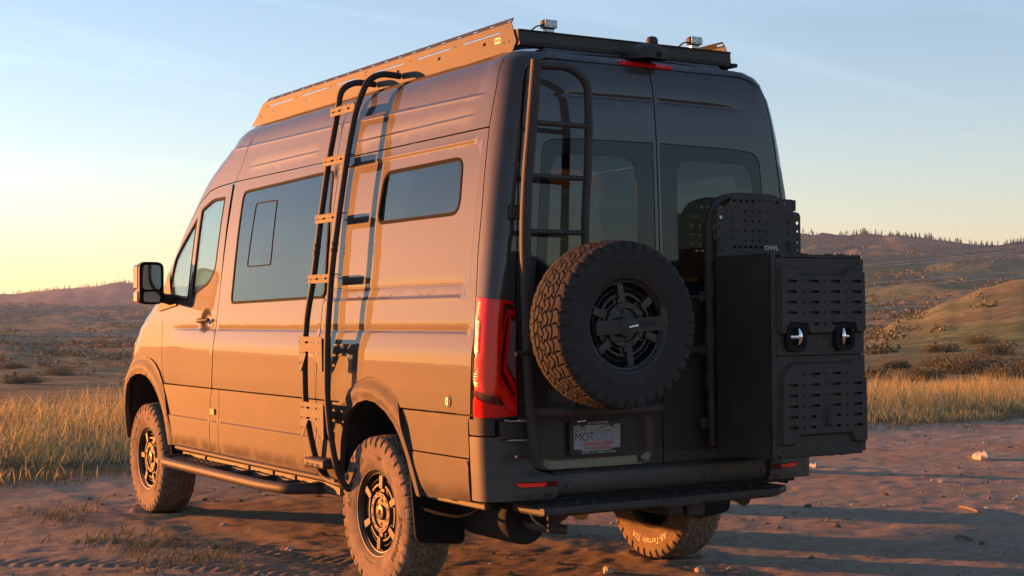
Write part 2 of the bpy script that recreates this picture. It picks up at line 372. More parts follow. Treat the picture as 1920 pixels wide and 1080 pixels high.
# value noise
_H = RNG.random((256, 256))
def vnoise(x, y):
    x = np.asarray(x, float); y = np.asarray(y, float); xi = np.floor(x).astype(int); yi = np.floor(y).astype(int); fx = x-xi; fy = y-yi
    fx = fx*fx*fx*(fx*(fx*6-15)+10); fy = fy*fy*fy*(fy*(fy*6-15)+10)
    h = lambda a, b: _H[a & 255, b & 255]
    return (h(xi, yi)*(1-fx)+h(xi+1, yi)*fx)*(1-fy)+(h(xi, yi+1)*(1-fx)+h(xi+1, yi+1)*fx)*fy
def fbm(x, y, o=4, g=.5):
    s = 0; a = 1; t = 0
    for i in range(o): s = s+a*(vnoise(x*2**i+17.3*i, y*2**i+9.1*i)-.5); t += a; a *= g
    return s/t*2
def sst(a, b, x): t = np.clip((x-a)/(b-a), 0, 1); return t*t*(3-2*t)
# ------------------------------------------------------------------ terrain
def az_of(u): return YAW+math.atan((u-960)/FPX)
DK = np.array([0.5, 8, 15, 21, 26, 36, 60, 100, 160, 230, 320, 450, 600, 800, 1000, 1300, 1800, 2500, 3500, 5000.])
HOR = 592.0
def rowz(near, px): return near+[1.388+d*(HOR-y)/FPX for d, y in zip(DK[6:], px)]
NL = [0, 0, 0, 0, -.12, -1.2]; NR = [0, 0, 0, 0, -.10, -.42]
TAB = [(-1200, rowz([0, 0, 0, 0, 0, -.5], [640, 620, 606, 598, 592, 588, 584, 580, 576, 572, 568, 566, 562, 575])),
 (-300, rowz(NL, [735, 716, 690, 664, 648, 650, 634, 612, 594, 575, 566, 566, 552, 580])),
 (0, rowz(NL, [735, 716, 690, 664, 640, 652, 634, 612, 594, 575, 566, 568, 550, 580])),
 (130, rowz(NL, [735, 718, 694, 668, 648, 654, 636, 612, 592, 576, 568, 568, 538, 580])),
 (230, rowz(NL, [735, 718, 696, 672, 652, 650, 634, 612, 594, 578, 570, 568, 528, 580])),
 (300, rowz(NL, [735, 718, 696, 672, 652, 650, 634, 612, 594, 578, 570, 568, 536, 580])),
 (960, rowz([0, 0, 0, 0, -.1, -.7], [720, 695, 670, 650, 640, 630, 610, 585, 560, 545, 530, 530, 525, 570])),
 (1480, rowz(NR, [704, 678, 655, 640, 628, 608, 580, 545, 508, 472, 450, 500, 530, 580])),
 (1620, rowz(NR, [704, 676, 650, 634, 632, 604, 568, 530, 498, 475, 455, 500, 530, 580])),
 (1700, rowz(NR, [703, 673, 644, 600, 626, 602, 564, 528, 500, 476, 461, 500, 530, 580])),
 (1785, rowz(NR, [702, 670, 634, 568, 612, 600, 562, 530, 504, 484, 470, 500, 530, 580])),
 (1850, rowz(NR, [702, 668, 628, 549, 610, 598, 565, 535, 508, 490, 478, 500, 530, 580])),
 (1920, rowz(NR, [700, 666, 620, 537, 600, 598, 566, 536, 512, 492, 473, 500, 530, 580])),
 (2300, rowz(NR, [690, 660, 610, 520, 570, 590, 566, 540, 520, 500, 478, 500, 530, 580])),
 (4200, rowz([0, 0, 0, 0, 0, -.4], [660, 640, 615, 590, 585, 580, 575, 570, 565, 558, 552, 552, 550, 575]))]
AZK = np.array([az_of(u) for u, _ in TAB]); ZK = np.array([z for _, z in TAB])
back = np.array(rowz([0, 0, 0, 0, 0, -.2], [632, 612, 600, 592, 588, 584, 580, 577, 574, 570, 566, 566, 562, 575]))
AZK = np.concatenate([[AZK[0]-R(60)], AZK, [AZK[-1]+R(60)]]); ZK = np.vstack([back, ZK, back])
def terrain(x, y, detail=True):
    x = np.asarray(x, float); y = np.asarray(y, float)
    dxx, dyy = x-CAM[0], y-CAM[1]; d = np.clip(np.hypot(dxx, dyy), .5, 4990); az = np.arctan2(dxx, dyy)
    az = np.where(az < AZK[0]-R(100), az+2*PI, az); azc = np.clip(az, AZK[0], AZK[-1])
    i = np.clip(np.searchsorted(AZK, azc)-1, 0, len(AZK)-2); u = (azc-AZK[i])/(AZK[i+1]-AZK[i])
    ld = np.log(d); lk = np.log(DK); j = np.clip(np.searchsorted(lk, ld)-1, 0, len(lk)-2); t = (ld-lk[j])/(lk[j+1]-lk[j])
    def col(ii):
        n = len(lk); p0, p1, p2, p3 = ZK[ii, np.maximum(j-1, 0)], ZK[ii, j], ZK[ii, j+1], ZK[ii, np.minimum(j+2, n-1)]
        m1 = .5*(p2-p0); m2 = .5*(p3-p1); lim = 3*np.abs(p2-p1)
        m1 = np.clip(m1, -lim, lim); m2 = np.clip(m2, -lim, lim)
        return (2*t**3-3*t*t+1)*p1+(t**3-2*t*t+t)*m1+(-2*t**3+3*t*t)*p2+(t**3-t*t)*m2
    us = u*u*(3-2*u)*.5+u*.5
    z = col(i)*(1-us)+col(i+1)*us
    far = sst(60, 400, d)
    z = z+far*((1-np.abs(fbm(x/130+3, y/130, 4, .55))*2.2-.55)*.0055*np.minimum(d, 1400)+fbm(x/48, y/48, 5, .6)*.0035*np.minimum(d, 1200)+fbm(x/19, y/19, 3)*.45)+sst(26, 80, d)*fbm(x/9, y/9, 3)*.22
    z = z+9*np.exp(-((np.degrees(az)-2)/7.0)**2)*np.exp(-((d-560)/170)**2)*(1+.25*fbm(x/90, y/90, 3))  # unseen rise added left of the view to throw shade over the left valley
    if detail:
        near = 1-sst(25, 45, d)
        b = fbm(x*.55, y*.55, 3)*.010+fbm(x*2.6, y*2.6, 3)*.006+fbm(x*8, y*8, 3)*.006
        # wheel ruts through the lot, churned along the van's line
        for xc in (-.9, .9):
            wob = xc+.10*fbm(y*.25+xc, y*0+3.3, 2)
            q = np.abs(x-wob); b = b-.008*np.exp(-(q/.16)**2)+.005*np.exp(-((q-.26)/.07)**2)
            lug = np.sin(2*PI*(y/.085)+np.sign(x-wob)*q*22)
            b = b+.010*np.clip(lug, -.5, .5)*np.exp(-(q/.13)**4)*sst(.36, .56, vnoise(x*1.3+5, y*.8))
        # curved tread prints swept behind the rear wheels
        for (cx_, cy_, r0) in ((-4.6, .9, 4.1), (-4.2, .3, 3.45), (2.8, -3.6, 3.2)):
            rr_ = np.hypot(x-cx_, y-cy_)-r0; an = np.arctan2(y-cy_, x-cx_)*r0; m_ = np.exp(-(rr_/.12)**4)*sst(.40, .60, vnoise(x*.9+9, y*.9))
            b = b+m_*(.008*np.clip(np.sin(2*PI*an/.09+np.abs(rr_)*28), -.5, .5)-.005)
        b = b+.012*np.clip(fbm(x*5.2+3, y*5.2, 3)-.25, 0, 1)*sst(.5, .7, vnoise(x*.8+21, y*.8))
        # dried ruts running across behind the van
        q = (x*.35+y*.94+1.35+.25*fbm(x*.3, y*.3+8, 2)); b = b-.008*np.exp(-(q/.18)**2)+.005*np.exp(-((np.abs(q)-.3)/.09)**2)
        # flatten under the tyres
        for (wx, wy) in ((-.87, 1.26), (.87, 1.26), (-.87, 4.925), (.87, 4.925)):
            rr_ = np.hypot((x-wx)/.17, (y-wy)/.21); k = np.exp(-rr_**4); b = b*(1-k)+k*(-.004)+.016*np.exp(-((rr_-1.15)/.22)**2)*(.5+vnoise(x*14, y*14))
        z = z+near*b
    return z
def grid_rings():
    r = [1.2]
    while r[-1] < 5: r.append(r[-1]*1.02)
    while r[-1] < 9.5: r.append(r[-1]*1.0031)
    while r[-1] < 26: r.append(r[-1]*1.0058)
    while r[-1] < 4950: r.append(r[-1]*1.026)
    return np.array(r)
RR = grid_rings()
aa = []
a0, a1 = az_of(-260), az_of(2180)
aa = list(np.arange(a0, a1, R(.14)))+list(np.arange(a1, a0+2*PI-R(1), R(2.2)))
AA = np.array(aa); NA = len(AA); NR_ = len(RR)
gx = CAM[0]+np.outer(RR, np.sin(AA)); gy = CAM[1]+np.outer(RR, np.cos(AA)); gz = terrain(gx, gy)
V = np.stack([gx, gy, gz], -1).reshape(-1, 3); V = np.vstack([V, [[CAM[0], CAM[1], 0]]])
ii, jj = np.meshgrid(np.arange(NR_-1), np.arange(NA), indexing='ij'); j2 = (jj+1) % NA
F = np.stack([ii*NA+jj, ii*NA+j2, (ii+1)*NA+j2, (ii+1)*NA+jj], -1).reshape(-1, 4)
cap = np.stack([np.full(NA, len(V)-1), (np.arange(NA)+1) % NA, np.arange(NA), np.arange(NA)], -1)
def lot_mask(x, y): return 1-sst(-.5, .7, y-7.6-.9*fbm(x*.35, y*.35, 3)-.12*np.clip(x-12, 0, 20))
def ground_material():
    mt = bpy.data.materials.new('ground_earth'); mt.use_nodes = True; nt = mt.node_tree; b = nt.nodes['Principled BSDF']; lk = nt.links.new
    b.inputs['Roughness'].default_value = 0.93; b.inputs['Specular IOR Level'].default_value = 0.15
    geo = nt.nodes.new('ShaderNodeNewGeometry')
    def noise(sc, det=6, rough=.6, dist=0.0, vec=None):
        n = nt.nodes.new('ShaderNodeTexNoise'); n.inputs['Scale'].default_value = sc; n.inputs['Detail'].default_value = det; n.inputs['Roughness'].default_value = rough; n.inputs['Distortion'].default_value = dist
        lk(vec or geo.outputs['Position'], n.inputs[0]); return n.outputs[0]
    def ramp(src, stops):
        r = nt.nodes.new('ShaderNodeValToRGB'); lk(src, r.inputs[0])
        while len(r.color_ramp.elements) < len(stops): r.color_ramp.elements.new(.5)
        for e, (p, c) in zip(r.color_ramp.elements, stops): e.position = p; e.color = (*c, 1)
        return r.outputs[0]
    def mixc(f, a, c, bt='MIX'):
        n = nt.nodes.new('ShaderNodeMix'); n.data_type = 'RGBA'; n.blend_type = bt
        if isinstance(f, float): n.inputs[0].default_value = f
        else: lk(f, n.inputs[0])
        lk(a, n.inputs[6]); lk(c, n.inputs[7]); return n.outputs[2]
    def attr(nm): a = nt.nodes.new('ShaderNodeAttribute'); a.attribute_name = nm; return a.outputs['Fac']
    dirt = mixc(.55, ramp(noise(.9, 7, .65, .4), [(.30, (.31, .225, .155)), (.52, (.48, .37, .275)), (.72, (.60, .475, .36))]),
                ramp(noise(9, 8, .7), [(.28, (.22, .158, .108)), (.5, (.45, .335, .238)), (.75, (.64, .49, .365))]))
    red = ramp(noise(.45, 5, .6, .6), [(.52, (1, 1, 1)), (.68, (1.0, .80, .68))]); dirt = mixc(1.0, dirt, red, 'MULTIPLY')
    fine = ramp(noise(55, 5, .8), [(.30, (.62, .60, .58)), (.5, (1, 1, 1)), (.70, (1.35, 1.32, 1.28))]); dirt = mixc(.8, dirt, fine, 'MULTIPLY')
    vor = nt.nodes.new('ShaderNodeTexVoronoi'); vor.inputs['Scale'].default_value = 26; lk(geo.outputs['Position'], vor.inputs[0])
    peb = ramp(vor.outputs['Distance'], [(.10, (1.25, 1.2, 1.15)), (.20, (1, 1, 1))]); dirt = mixc(.35, dirt, peb, 'MULTIPLY')
    thatch = ramp(noise(3.5, 8, .75), [(.3, (.10, .085, .045)), (.5, (.20, .155, .085)), (.7, (.28, .215, .12))])
    hill = mixc(.5, ramp(noise(.035, 9, .68, .5), [(.34, (.13, .14, .07)), (.48, (.23, .205, .11)), (.62, (.30, .235, .135)), (.75, (.22, .21, .10))]),
                ramp(noise(.35, 8, .72), [(.3, (.12, .115, .06)), (.5, (.25, .205, .12)), (.72, (.36, .285, .175))]))
    scrub = mixc(1.0, ramp(noise(.11, 8, .82), [(.45, (1, 1, 1)), (.53, (.30, .34, .24))]), ramp(noise(.5, 6, .75), [(.48, (1, 1, 1)), (.58, (.45, .48, .38))]), 'MULTIPLY')
    green = ramp(noise(.12, 8, .7), [(.35, (.13, .17, .055)), (.6, (.22, .235, .085)), (.75, (.32, .28, .12))])
    hill = mixc(attr('green'), hill, green)
    wood = ramp(noise(.03, 8, .7), [(.3, (.028, .034, .024)), (.7, (.07, .066, .044))]); hill = mixc(attr('wood'), hill, wood)
    hill = mixc(.6, hill, scrub, 'MULTIPLY')
    red2 = ramp(noise(.05, 5), [(.3, (.30, .165, .10)), (.7, (.36, .22, .14))]); hill = mixc(attr('spur_red'), hill, red2)
    g2 = mixc(attr('farness'), thatch, hill)
    col = mixc(attr('lot'), g2, dirt); lk(col, b.inputs['Base Color'])
    def bump(src, st, di, prev=None):
        bp = nt.nodes.new('ShaderNodeBump'); bp.inputs['Strength'].default_value = st; bp.inputs['Distance'].default_value = di; lk(src, bp.inputs['Height'])
        if prev: lk(prev, bp.inputs['Normal'])
        return bp.outputs[0]
    n1 = bump(noise(7, 9, .75, .3), 1.0, .05); n2 = bump(noise(45, 7, .8), 1.0, .022, n1); n3 = bump(noise(.6, 9, .75), .5, .6, n2)
    mixn = nt.nodes.new('ShaderNodeMix'); mixn.data_type = 'VECTOR'; lk(attr('farness'), mixn.inputs[0]); lk(n2, mixn.inputs[4]); lk(n3, mixn.inputs[5])
    lk(mixn.outputs[1], b.inputs['Normal']); return mt
GM = ground_material()
me = fastmesh('ground', V, np.vstack([F, cap[:, [0, 1, 2, 2]]])[:len(F)], GM, True)
X, Y = V[:, 0], V[:, 1]; D = np.hypot(X-CAM[0], Y-CAM[1]); AZ = np.degrees(np.arctan2(X-CAM[0], Y-CAM[1]))
def fattr(me, nm, val): a = me.attributes.new(nm, 'FLOAT', 'POINT'); a.data.foreach_set('value', np.asarray(val, np.float32))
fattr(me, 'lot', lot_mask(X, Y)*(1-sst(30, 60, D)) if True else 0)
fattr(me, 'farness', sst(24, 45, D))
u_px = 960+FPX*np.tan(np.clip(np.radians(AZ)-YAW, -1.2, 1.2))
gm = np.exp(-((D-150)/60)**2)*sst(1560, 1700, u_px)*(1-sst(2300, 2800, u_px))*sst(.30, .55, vnoise(X/22, Y/22)*.5+.35)
gm = np.maximum(gm, .5*np.exp(-((D-520)/160)**2)*(1-sst(300, 500, u_px))*sst(.4, .7, vnoise(X/60, Y/60)))
gm = np.maximum(gm, .95*sst(350, 500, D)*(1-sst(1000, 1300, D))*sst(1400, 1600, u_px)*sst(.25, .5, vnoise(X/80+4, Y/80)))
fattr(me, 'green', gm)
fattr(me, 'wood', np.maximum(sst(2300, 3000, D)*.9, sst(1480, 1750, D)*.75))
fattr(me, 'spur_red', .7*np.exp(-((D-222)/14)**2)*sst(1600, 1700, u_px)*(1-sst(2050, 2300, u_px))*sst(.55, .75, vnoise(X/9, Y/9+3)))  # reddish patches along the crest of the right spur
ground = tag(link('ground', me), 'bare rutted dirt lot running into dry rolling hills', None, None, 'structure')
# ------------------------------------------------------------------ vegetation
def ramp_island(name, stops, rough=.8, trans=.25):
    mt = bpy.data.materials.new(name); mt.use_nodes = True; nt = mt.node_tree; b = nt.nodes['Principled BSDF']; lk = nt.links.new
    g = nt.nodes.new('ShaderNodeNewGeometry'); r = nt.nodes.new('ShaderNodeValToRGB'); lk(g.outputs['Random Per Island'], r.inputs[0])
    while len(r.color_ramp.elements) < len(stops): r.color_ramp.elements.new(.5)
    for e, (p, c) in zip(r.color_ramp.elements, stops): e.position = p; e.color = (*c, 1)
    lk(r.outputs[0], b.inputs['Base Color']); b.inputs['Roughness'].default_value = rough; b.inputs['Specular IOR Level'].default_value = .2
    if trans:
        t = nt.nodes.new('ShaderNodeBsdfTranslucent'); lk(r.outputs[0], t.inputs[0]); mx = nt.nodes.new('ShaderNodeMixShader'); mx.inputs[0].default_value = trans
        lk(b.outputs[0], mx.inputs[1]); lk(t.outputs[0], mx.inputs[2]); lk(mx.outputs[0], nt.nodes['Material Output'].inputs[0])
    return mt
GRASS = ramp_island('dry_grass', [(0, (.17, .19, .06)), (.18, (.30, .28, .10)), (.45, (.46, .38, .16)), (.75, (.58, .46, .23)), (1, (.42, .28, .17))], .8, .45)
SHORT = ramp_island('short_green_grass', [(0, (.055, .07, .025)), (.5, (.10, .11, .045)), (1, (.20, .17, .085))], .85, .2)
SAGE = ramp_island('sagebrush_leaves', [(0, (.055, .060, .034)), (.4, (.10, .105, .058)), (.75, (.17, .155, .085)), (1, (.27, .215, .12))], .9, .1)
PINE = ramp_island('pine_needles', [(0, (.016, .022, .014)), (1, (.04, .048, .028))], .9, .0)
def blades(base, h, wdt, lean, bend, seedhead=None):
    """tapered bent grass blades: 3 cross rows -> 2 quads"""
    n = len(base); a = RNG.uniform(0, 2*PI, n); la = RNG.normal(0.6, 1.1, n)
    ld = np.stack([np.cos(la), np.sin(la), np.zeros(n)], -1); wd = np.stack([np.cos(a), np.sin(a), np.zeros(n)], -1)
    up = np.array([0, 0, 1.]); V = []; ts = [0, .38, .74, 1.0]; ws = [.8, 1.0, .75, .12]
    for t, q in zip(ts, ws):
        c = base+up*(h*t)[:, None]*(1-.25*bend*t*t)[:, None]+ld*(h*(lean*t+bend*t*t*.7))[:, None]
        V += [c-wd*(wdt*q)[:, None]*.5, c+wd*(wdt*q)[:, None]*.5]
    V = np.stack(V, 1).reshape(-1, 3); k = np.arange(n)[:, None]*8
    F = np.concatenate([k+np.array([2*i, 2*i+1, 2*i+3, 2*i+2]) for i in range(3)], 1).reshape(-1, 4)
    return V, F
# tall dry grass along the far edge of the lot: clumps, denser and taller further in
n = 6800
cx = RNG.uniform(-9, 24, n); cy = 7.2+RNG.beta(1.1, 1.6, n)*11.5
ok = (RNG.random(n) > lot_mask(cx, cy)*1.02) & (vnoise(cx*.75, cy*.75)*.6+vnoise(cx*2.1, cy*2.1)*.4 > .40); cx, cy = cx[ok], cy[ok]
tall = np.clip(.14+.26*sst(8.0, 10.6, cy+.8*fbm(cx*.4, cy*.4, 2)), .1, .42)*(.55+.9*vnoise(cx*.7+3, cy*.7))
B = []; H = []; 
for x, y, h in zip(cx, cy, tall):
    k = RNG.integers(9, 18); r = RNG.normal(0, .13, (k, 2)); B.append(np.stack([x+r[:, 0], y+r[:, 1]], -1)); H.append(np.full(k, h)*RNG.uniform(.45, 1.12, k))
B = np.vstack(B); H = np.concatenate(H); bz = terrain(B[:, 0], B[:, 1])-.01
V, F = blades(np.column_stack([B, bz]), H, RNG.uniform(.004, .010, len(B)), RNG.uniform(.02, .45, len(B)), RNG.uniform(0, .8, len(B)))
tag(link('tall_grass', fastmesh('tall_grass', V, F, GRASS)), 'tall dry golden and green grass along the far edge of the dirt lot', 'grass', None, 'stuff')
# seed heads: thin tufts on part of the blades
# short tufts scattered on the dirt, mostly at the left
n = 3600
cx = RNG.uniform(-5.2, 15, n); cy = RNG.uniform(-.2, 9.2, n)
dens = sst(.50, .66, vnoise(cx*.75+11, cy*.75+4))*sst(1.1, -.6, cx-.45*(cy-3.5))*.9*(cx < 3.6)+.85*sst(6.3, 8.0, cy-.9*fbm(cx*.35, cy*.35, 3))
ok = (RNG.random(n) < dens) & ~((np.abs(cx) < 1.25) & (cy < 6.2)) ; cx, cy = cx[ok], cy[ok]
B = []; 
for x, y in zip(cx, cy):
    k = RNG.integers(14, 40); B.append(np.stack([x+RNG.normal(0, .085, k), y+RNG.normal(0, .085, k)], -1))
B = np.vstack(B); V, F = blades(np.column_stack([B, terrain(B[:, 0], B[:, 1])-.004]), RNG.uniform(.02, .085, len(B)), RNG.uniform(.003, .007, len(B)), RNG.uniform(.2, 1.2, len(B)), RNG.uniform(0, .8, len(B)))
tag(link('short_grass', fastmesh('short_grass', V, F, SHORT)), 'short green and straw tufts scattered over the dirt', 'grass', None, 'stuff')
def leaf_tris(c, r, n, size, flat=.8, rng=RNG):
    """n small leaf triangles through a dome volume"""
    u = rng.normal(size=(n, 3)); u /= np.linalg.norm(u, axis=1)[:, None]; rad = rng.random(n)**.38
    lob = 1+.28*np.sin(3*np.arctan2(u[:, 1], u[:, 0])+c[0])+.2*np.sin(5*np.arctan2(u[:, 1], u[:, 0])+2*c[1])
    p = u*rad[:, None]*lob[:, None]*np.array([1, 1, flat]); p[:, 2] = np.abs(p[:, 2]); p = p*r+c
    a = rng.normal(size=(n, 3)); b = rng.normal(size=(n, 3)); a[:, 2] += .8; s = size*rng.uniform(.5, 1.3, n)
    a = a/np.linalg.norm(a, axis=1)[:, None]*s[:, None]; b = b/np.linalg.norm(b, axis=1)[:, None]*(s*.55)[:, None]
    return np.stack([p-b, p+b, p+a], 1).reshape(-1, 3)
# sagebrush sprinkled over the hills (nobody could count it): one object
pts = []
NS = 34000; az = RNG.uniform(az_of(-180), az_of(2120), NS)
dd = np.where(RNG.random(NS) < .5, np.sqrt(RNG.uniform(110**2, 650**2, NS)), RNG.uniform(500, 1500, NS))
sx = CAM[0]+dd*np.sin(az); sy = CAM[1]+dd*np.cos(az)
um = 960+FPX*np.tan(az-YAW); cl = sst(.46, .64, vnoise(sx/26, sy/26)*.6+vnoise(sx/90+7, sy/90)*.4)*(.35+.65*sst(100, 300, dd))*np.where(um < 700, sst(120, 330, dd), 1)
um = 960+FPX*np.tan(az-YAW); meadow = np.exp(-((dd-150)/55)**2)*sst(1600, 1720, um); vis = (um < 420) | (um > 1420)
ok = (RNG.random(NS) < (cl*.9+.10*np.where(um < 700, sst(70, 200, dd)*.8, 1))*(1-.85*meadow)) & vis
sx, sy, dd = sx[ok], sy[ok], dd[ok]; sz = terrain(sx, sy, False); T = []
for x, y, z, d in zip(sx, sy, sz, dd):
    r = (.4+1.0*RNG.random()**2)*(1+d/500); k = int(np.clip(9000/d, 10, 110)); T.append(leaf_tris(np.array([x, y, z-.1]), r, k, r*(.40 if d > 350 else .25), .62))
V = np.vstack(T); F = np.arange(len(V)).reshape(-1, 3)
tag(link('sagebrush', fastmesh('sagebrush', V, F, SAGE)), 'low dark sagebrush dotted over the dry hillsides', 'sagebrush', None, 'stuff')
def px_ground(u, d):
    a = az_of(u); x = CAM[0]+d*math.sin(a); y = CAM[1]+d*math.cos(a); return x, y, float(terrain(x, y, False))
# larger shrubs beyond the grass on the right: each one its own thing
SHR = [(1632, 52, .75, .5), (1672, 66, .8, .55), (1722, 48, .7, .5), (1748, 80, 1.0, .7), (1800, 58, 1.5, 1.05), (1846, 62, 1.3, .9), (1878, 96, 1.6, 1.1), (1908, 52, 1.1, .75), (1940, 70, 1.5, 1.1), (1772, 110, 1.3, .9), (1866, 42, .6, .42), (1826, 130, 1.7, 1.1), (1655, 120, 1.4, .9), (40, 120, 1.6, 1.0), (105, 165, 2.2, 1.4), (15, 190, 2.0, 1.2)]
SHN = ['lowest bush beside the storage box, at the top of the grass', 'small round bush just right of the storage box, behind the grass', 'low bush among the grass tips, left of the big pale bush', 'bush on the meadow, upper left of the big pale bush', 'big pale bush on the rise at right', 'wide bush touching the big pale bush on its right', 'tall bush at the meadow edge, right', 'rounded bush near the right picture edge', 'bush cut by the right picture edge', 'far small bush on the meadow above the big pale bush', 'lowest small bush in front of the wide bush', 'farther bush on the meadow below the sunlit spur', 'far bush on the meadow above the small round bush', 'dark bush on the left slope above the grass', 'largest bush on the brown slope at left', 'bush on the slope at the left picture edge']
for (u, d, r, h), nm in zip(SHR, SHN):
    x, y, z = px_ground(u, d); t = empty('shrub', None, (x, y, z)); tag(t, nm, 'shrub', 'shrubs beyond the grass')
    n = 7000; V = np.vstack([leaf_tris(np.array([RNG.normal(0, r*.35), RNG.normal(0, r*.35), .02]), r*RNG.uniform(.45, .75), n//5, .034*(1+d/160), h/r*1.0) for _ in range(5)])
    link('foliage', fastmesh('foliage', V, np.arange(len(V)).reshape(-1, 3), SAGE), t)
    mb = MB()
    for k in range(7):
        a = RNG.uniform(0, 2*PI); q = RNG.uniform(.3, .8)*r; mb.tube([(0, 0, -.05), (q*.4*math.cos(a), q*.4*math.sin(a), h*.35), (q*math.cos(a), q*math.sin(a), h*.75)], [.035, .022, .008], 5)
    mb.build('stem', RUST, t, fix=False)
# pines on the far ridge
def pine_mesh(seed):
    rg = np.random.default_rng(seed); T = []; h = 1.0
    for k in range(9):
        z = .12+.86*k/9; r = (.24*(1-z)**.85+.015)*rg.uniform(.75, 1.2); nb = 9
        a = rg.uniform(0, 2*PI, nb); 
        for q in a:
            ln = r*rg.uniform(.6, 1.25); c = np.array([math.cos(q), math.sin(q), 0]); s = np.array([-math.sin(q), math.cos(q), 0])*ln*.42
            b0 = np.array([0, 0, z+.06]); T += [b0, c*ln+s+[0, 0, z-.05], c*ln-s+[0, 0, z-.03]]
    V = np.array(T); F = np.arange(len(V)).reshape(-1, 3); k = len(V)
    tv = np.array([[.018*math.cos(i*2*PI/5), .018*math.sin(i*2*PI/5), z] for z in (-.04, .9) for i in range(5)]); tv[5:, :2] *= .2
    tf = [[k+i, k+(i+1) % 5, k+5+i] for i in range(5)]+[[k+(i+1) % 5, k+5+(i+1) % 5, k+5+i] for i in range(5)]
    return fastmesh('pine_tree', np.vstack([V, tv]), np.vstack([F, tf]), [PINE, RUST], False, [0]*len(F)+[1]*len(tf))
PM = [pine_mesh(s) for s in range(6)]
def ridge_tree(u, d, h, label, group):
    x, y, z = px_ground(u, d); o = link('pine_tree', random.choice(PM), None, (x, y, z-.3), (0, 0, random.uniform(0, 6))); s = random.uniform(.85, 1.35); o.scale = (h*s, h*s, h); tag(o, label, 'tree', group)
def crest(u, d0, d1):
    best = None
    for d in np.linspace(d0, d1, 24):
        x, y, z = px_ground(u, d); e = (z-CAM[2])/d
        if best is None or e > best[0]: best = (e, d)
    return best[1]
for k in range(230):
    u = random.uniform(1490, 1935); dens = .35+.65*(vnoise(u/28.0, 2.2))
    if random.random() > dens+.15: continue
    ridge_tree(u, crest(u, 1500, 2100)+random.uniform(-60, 25), random.uniform(2.2, 6.5)*(.5+.8*dens), 'distant dark pine on the skyline ridge at right', 'pines on the right skyline ridge')
for k in range(170):
    u = random.uniform(-20, 300); dens = vnoise(u/22.0, 7.7)
    if random.random() > dens+.25: continue
    ridge_tree(u, crest(u, 3000, 4000)+random.uniform(-80, 30), random.uniform(3.5, 8), 'distant hazy pine on the skyline ridge at left', 'pines on the left skyline ridge')
x, y, z = px_ground(221, crest(221, 3000, 4000)); mt_ = empty('radio_mast', None, (x, y, z)); tag(mt_, 'thin lattice radio mast on the left skyline ridge', 'mast')
mb = MB()
for q in ((-1, -1), (1, -1), (0, 1)): mb.tube([(q[0]*1.3, q[1]*1.3, -1), (q[0]*.3, q[1]*.3, 26)], .28, 5)
mb.build('lattice', STEEL, mt_, fix=False)
mb = MB()
for k in range(6): mb.tube([(-1.1+k*.14, -1.0+k*.1, 2+k*4), (1.1-k*.14, -1.0+k*.1, 4+k*4)], .16, 4)
mb.build('brace', STEEL, mt_, fix=False)
# power lines strung across the valley
WIRE = pmat('aluminium_conductor', (.52, .50, .47), .5, .3)
def wire(pxs, d, label):
    c = np.polyfit([p[0] for p in pxs], [p[1] for p in pxs], 2 if len(pxs) > 2 else 1); us = np.linspace(-300, 2250, 60); P = []
    for u in us:
        y = np.polyval(c, u); xx = (u-960)/FPX; v = _f+_r*xx+_u*((540-y)/FPX); k = d/(v@_f); P.append(tuple(CAM+v*k))
    o = MB().tube(P, .034, 5).build('power_line', WIRE, None, fix=False); tag(o, label, 'power line', 'power lines over the valley')
wire([(0, 580), (265, 570), (1616, 500), (1849, 474)], 210, 'topmost pale wire of the three pairs across the valley')
wire([(0, 583.5), (275, 574), (1616, 505.5), (1800, 483)], 214, 'lower wire of the topmost pair across the valley')
wire([(0, 603), (265, 594), (1618, 535), (1920, 505.5)], 206, 'upper wire of the middle pair across the valley')
wire([(0, 608), (260, 600), (1619, 544), (1920, 516)], 210, 'lower wire of the middle pair across the valley')
wire([(0, 628), (258, 620), (1620, 574), (1920, 552)], 202, 'upper wire of the lowest pair across the valley')
wire([(0, 632), (258, 625), (1620, 581), (1920, 560)], 206, 'bottom wire of the lowest pair across the valley')
# stones and sticks on the lot
STONE = pmat('pale_stone', (.42, .37, .32), .85, var=.3, vscale=30, bump=.6, bscale=60)
STONED = pmat('dark_stone', (.10, .085, .075), .9, var=.4, vscale=20, bump=.6, bscale=50)
def rock(x, y, dims, label, mat=STONE, seed=0):
    rg = np.random.default_rng(seed); n, m_ = 14, 9; V = []; ph = rg.uniform(0, 6, 6)
    for i in range(m_+1):
        th_ = PI*i/m_
        for k in range(n):
            a = 2*PI*k/n; r = 1+.18*math.sin(2*a+ph[0])*math.sin(th_)+.13*math.sin(3*a+ph[1]+2*th_)+.09*math.sin(5*a+ph[2])*math.sin(2*th_+ph[3])+rg.uniform(-.07, .07)*math.sin(th_)
            V.append((dims[0]/2*r*math.sin(th_)*math.cos(a), dims[1]/2*r*math.sin(th_)*math.sin(a), dims[2]*(.35+.65*math.cos(th_)*r)))
    F = [(i*n+k, i*n+(k+1) % n, (i+1)*n+(k+1) % n, (i+1)*n+k) for i in range(m_) for k in range(n)]
    o = MB().add(V, F, 0, False).build('rock', mat, None, (x, y, float(terrain(x, y))-dims[2]*.12), (0, 0, ph[4])); tag(o, label, 'rock', 'stones on the dirt lot'); return o
def on_lot(u, y):
    xx = (u-960)/FPX; v = _f+_r*xx+_u*((540-y)/FPX); k = -CAM[2]/v[2]; q = CAM+v*k; return q[0], q[1]
